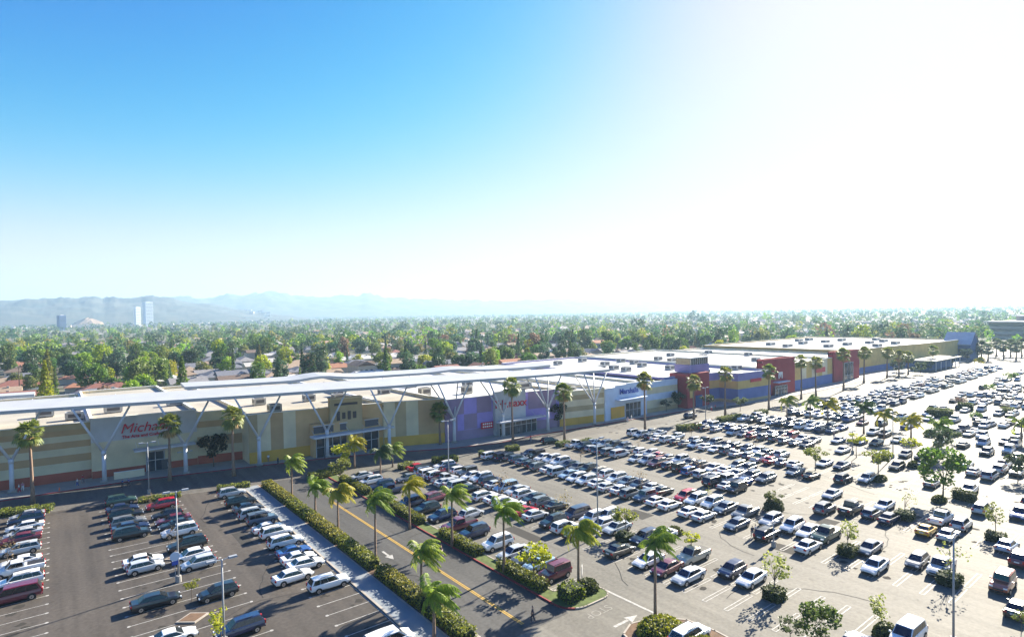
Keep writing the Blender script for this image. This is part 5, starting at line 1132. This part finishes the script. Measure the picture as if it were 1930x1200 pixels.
# telegraph poles among the houses
for i, (px, pb, pt) in enumerate([(37, 742, 690), (290, 735, 690), (880, 690, 640), (1305, 605, 572)]):
    bb = at(px, pb); h = min(14, height(px, pt, bb)) if i < 3 else 30
    t = thing('utility_pole', 'wooden utility pole standing among the gardens, %s from the left' % ordinal(i + 1), 'utility pole', (*bb, 0)); b = MB(); b.tube([(0, 0, 0), (0, 0, h)], [.22, .15], m_bark, 6); part(t, 'pole', b); b = MB(); b.box((0, 0, h - .8), (2.6, .14, .14), m_bark); part(t, 'crossarm', b)

# ---------------------------------------------------------------- hills and towers
def ridge(name, prof, dist, depth, seed, m):
    from mathutils import noise
    b = MB(); N = 260; K = 54; vs = []
    for i in range(N + 1):
        px = prof[0][0] + (prof[-1][0] - prof[0][0]) * i / N
        for (a, ya), (c, yc) in zip(prof[:-1], prof[1:]):
            if a <= px <= c: py = ya + (yc - ya) * (px - a) / (c - a)
        d = FW * F + RT * (px - 965) - UP * (py - PPY); hd = math.hypot(d.x, d.y); top = CAMH + d.z / hd * dist; ux, uy = d.x / hd, d.y / hd
        for k in range(K + 1):
            t = k / K; r_ = dist - depth + t * depth * 1.6
            s_ = math.sin(min(1, t * 1.6) * math.pi / 2) if t < .625 else math.cos((t - .625) / .375 * math.pi / 2)
            x, y = ux * r_, uy * r_; nz = noise.fractal(Vector((x * .0045, y * .0045, seed)), .8, 2.1, 6) 
            z = gz(r_, 0) - 3 + (top - gz(r_, 0)) * max(0, s_) * (1 + .2 * nz * (1 if t < .58 or t > .7 else .15)) if 0 < t < 1 else -5
            vs.append((x, y, z))
    fs = [(i * (K + 1) + k, (i + 1) * (K + 1) + k, (i + 1) * (K + 1) + k + 1, i * (K + 1) + k + 1) for i in range(N) for k in range(K)]
    b.add(vs, fs, m); o = b.obj(name, smooth=True); tag(o, kind='structure'); return o
ridge('near_hills', [(-120, 574), (-40, 569), (0, 568), (60, 567), (95, 564), (125, 561), (150, 563), (175, 561), (195, 565), (215, 561), (250, 563), (290, 562), (330, 564), (370, 571), (430, 580), (520, 592), (620, 602)], 5200, 1700, 3., m_hill)
ridge('far_hills', [(-60, 590), (200, 572), (312, 561), (370, 565), (412, 562), (455, 557), (480, 554), (505, 552), (535, 555), (555, 560), (610, 561), (675, 559), (691, 556), (710, 560), (745, 564), (820, 566), (892, 568), (955, 568), (1047, 565), (1120, 567), (1210, 567), (1300, 568), (1435, 571), (1560, 577), (1700, 581)], 8200, 2300, 9., m_hill)
b = MB(); cx, cyy = [v_ * 3600 for v_ in (math.sin(bearing(167)), math.cos(bearing(167)))]; vs = []; rq = random.Random(2); n = 14
for i in range(6):
    for k in range(n):
        a = 6.28 * k / n; q = (1 - i / 5) * rq.uniform(.85, 1.15); vs.append((cx + 85 * q * math.cos(a), cyy + 110 * q * math.sin(a), 8 + [0, 8, 20, 30, 38, 42][i] * rq.uniform(.9, 1.1)))
b.add(vs, [(i * n + k, i * n + (k + 1) % n, (i + 1) * n + (k + 1) % n, (i + 1) * n + k) for i in range(5) for k in range(n)], m_sand); tag(b.obj('bare_hillside'), kind='structure')
def tower(px0, px1, dist, h, name, label, wm, fl, bw=1.7):
    a = bearing((px0 + px1) / 2); x, y = dist * math.sin(a), dist * math.cos(a); wd = (px1 - px0) / F * dist * .46; t = thing(name, label, 'tower', (x, y, gz(x, y)), rz=-a + R(25))
    b = MB(); b.box((0, 0, h / 2), (wd, wd * .9, h), wm); part(t, 'wall', b); b = MB(); z = 6
    while z < h - 3: b.box((0, -wd * .45 - .1, z), (wd * .86, .3, bw), m_win); b.box((wd / 2 + .1, 0, z), (.3, wd * .78, bw), m_win); z += fl
    part(t, 'window_band', b); b = MB(); b.box((0, 0, h + 1.2), (wd * .5, wd * .5, 2.4), m_grey); part(t, 'roof_plant', b)
tower(251, 267, 2800, 82, 'office_tower', 'white office tower on the plain before the hills, left of its taller twin', mat('tower_white', (.9, .9, .88), .8), 11, .7)
tower(267, 291, 2900, 104, 'office_tower', 'tall blue-grey office tower on the plain, right of the white one', mat('tower_grey', (.6, .68, .76), .7), 6, 1.2)
tower(106, 125, 2500, 50, 'office_tower', 'short dark office block on the plain near the bare hillside', m_dblue, 4.2)
b = MB(); rq = random.Random(8)
for _ in range(240):
    a = bearing(rq.uniform(-20, 520)); r_ = rq.uniform(3000, 3500) if rq.random() < .5 else rq.uniform(3600, 4900)
    x, y = r_ * math.sin(a), r_ * math.cos(a); z0 = gz(x, y) + (0 if r_ < 3550 else (r_ - 3550) / 1400 * rq.uniform(40, 110))
    b.box((x, y, z0), (rq.uniform(12, 40), 14, rq.uniform(8, 22)), m_far_h, -a + rq.uniform(-.5, .5), tint=(.75, .68, .62))
tag(b.obj('hillside_buildings'), 'tiny pale buildings scattered over and below the hazy left hills', 'buildings', None, 'stuff')

# ---------------------------------------------------------------- drop the prototypes
def wipe(o):
    for c in KIDS.get(o.name, []): wipe(c)
    bpy.data.objects.remove(o)
for p in FAN + QUEEN + LT + ST + HP + list(NEAR.values()): wipe(p)

# ---------------------------------------------------------------- haze
hb = MB(); hb.box((0, 0, 0), (1, 1, 1), m_black); o = hb.obj('haze'); o.scale = (25000, 25000, 396); o.location = (0, 0, 194)
hm = bpy.data.materials.new('haze_air'); hm.use_nodes = True; N = hm.node_tree.nodes; N.remove(N['Principled BSDF'])
pv = N.new('ShaderNodeVolumePrincipled'); pv.inputs['Color'].default_value = (.5, .74, 1, 1); pv.inputs['Density'].default_value = .00013; pv.inputs['Anisotropy'].default_value = .25
hm.node_tree.links.new(pv.outputs[0], N['Material Output'].inputs['Volume']); o.data.materials.clear(); o.data.materials.append(hm); tag(o, 'thin pale blue haze filling the air over the plain', 'haze', None, 'stuff')
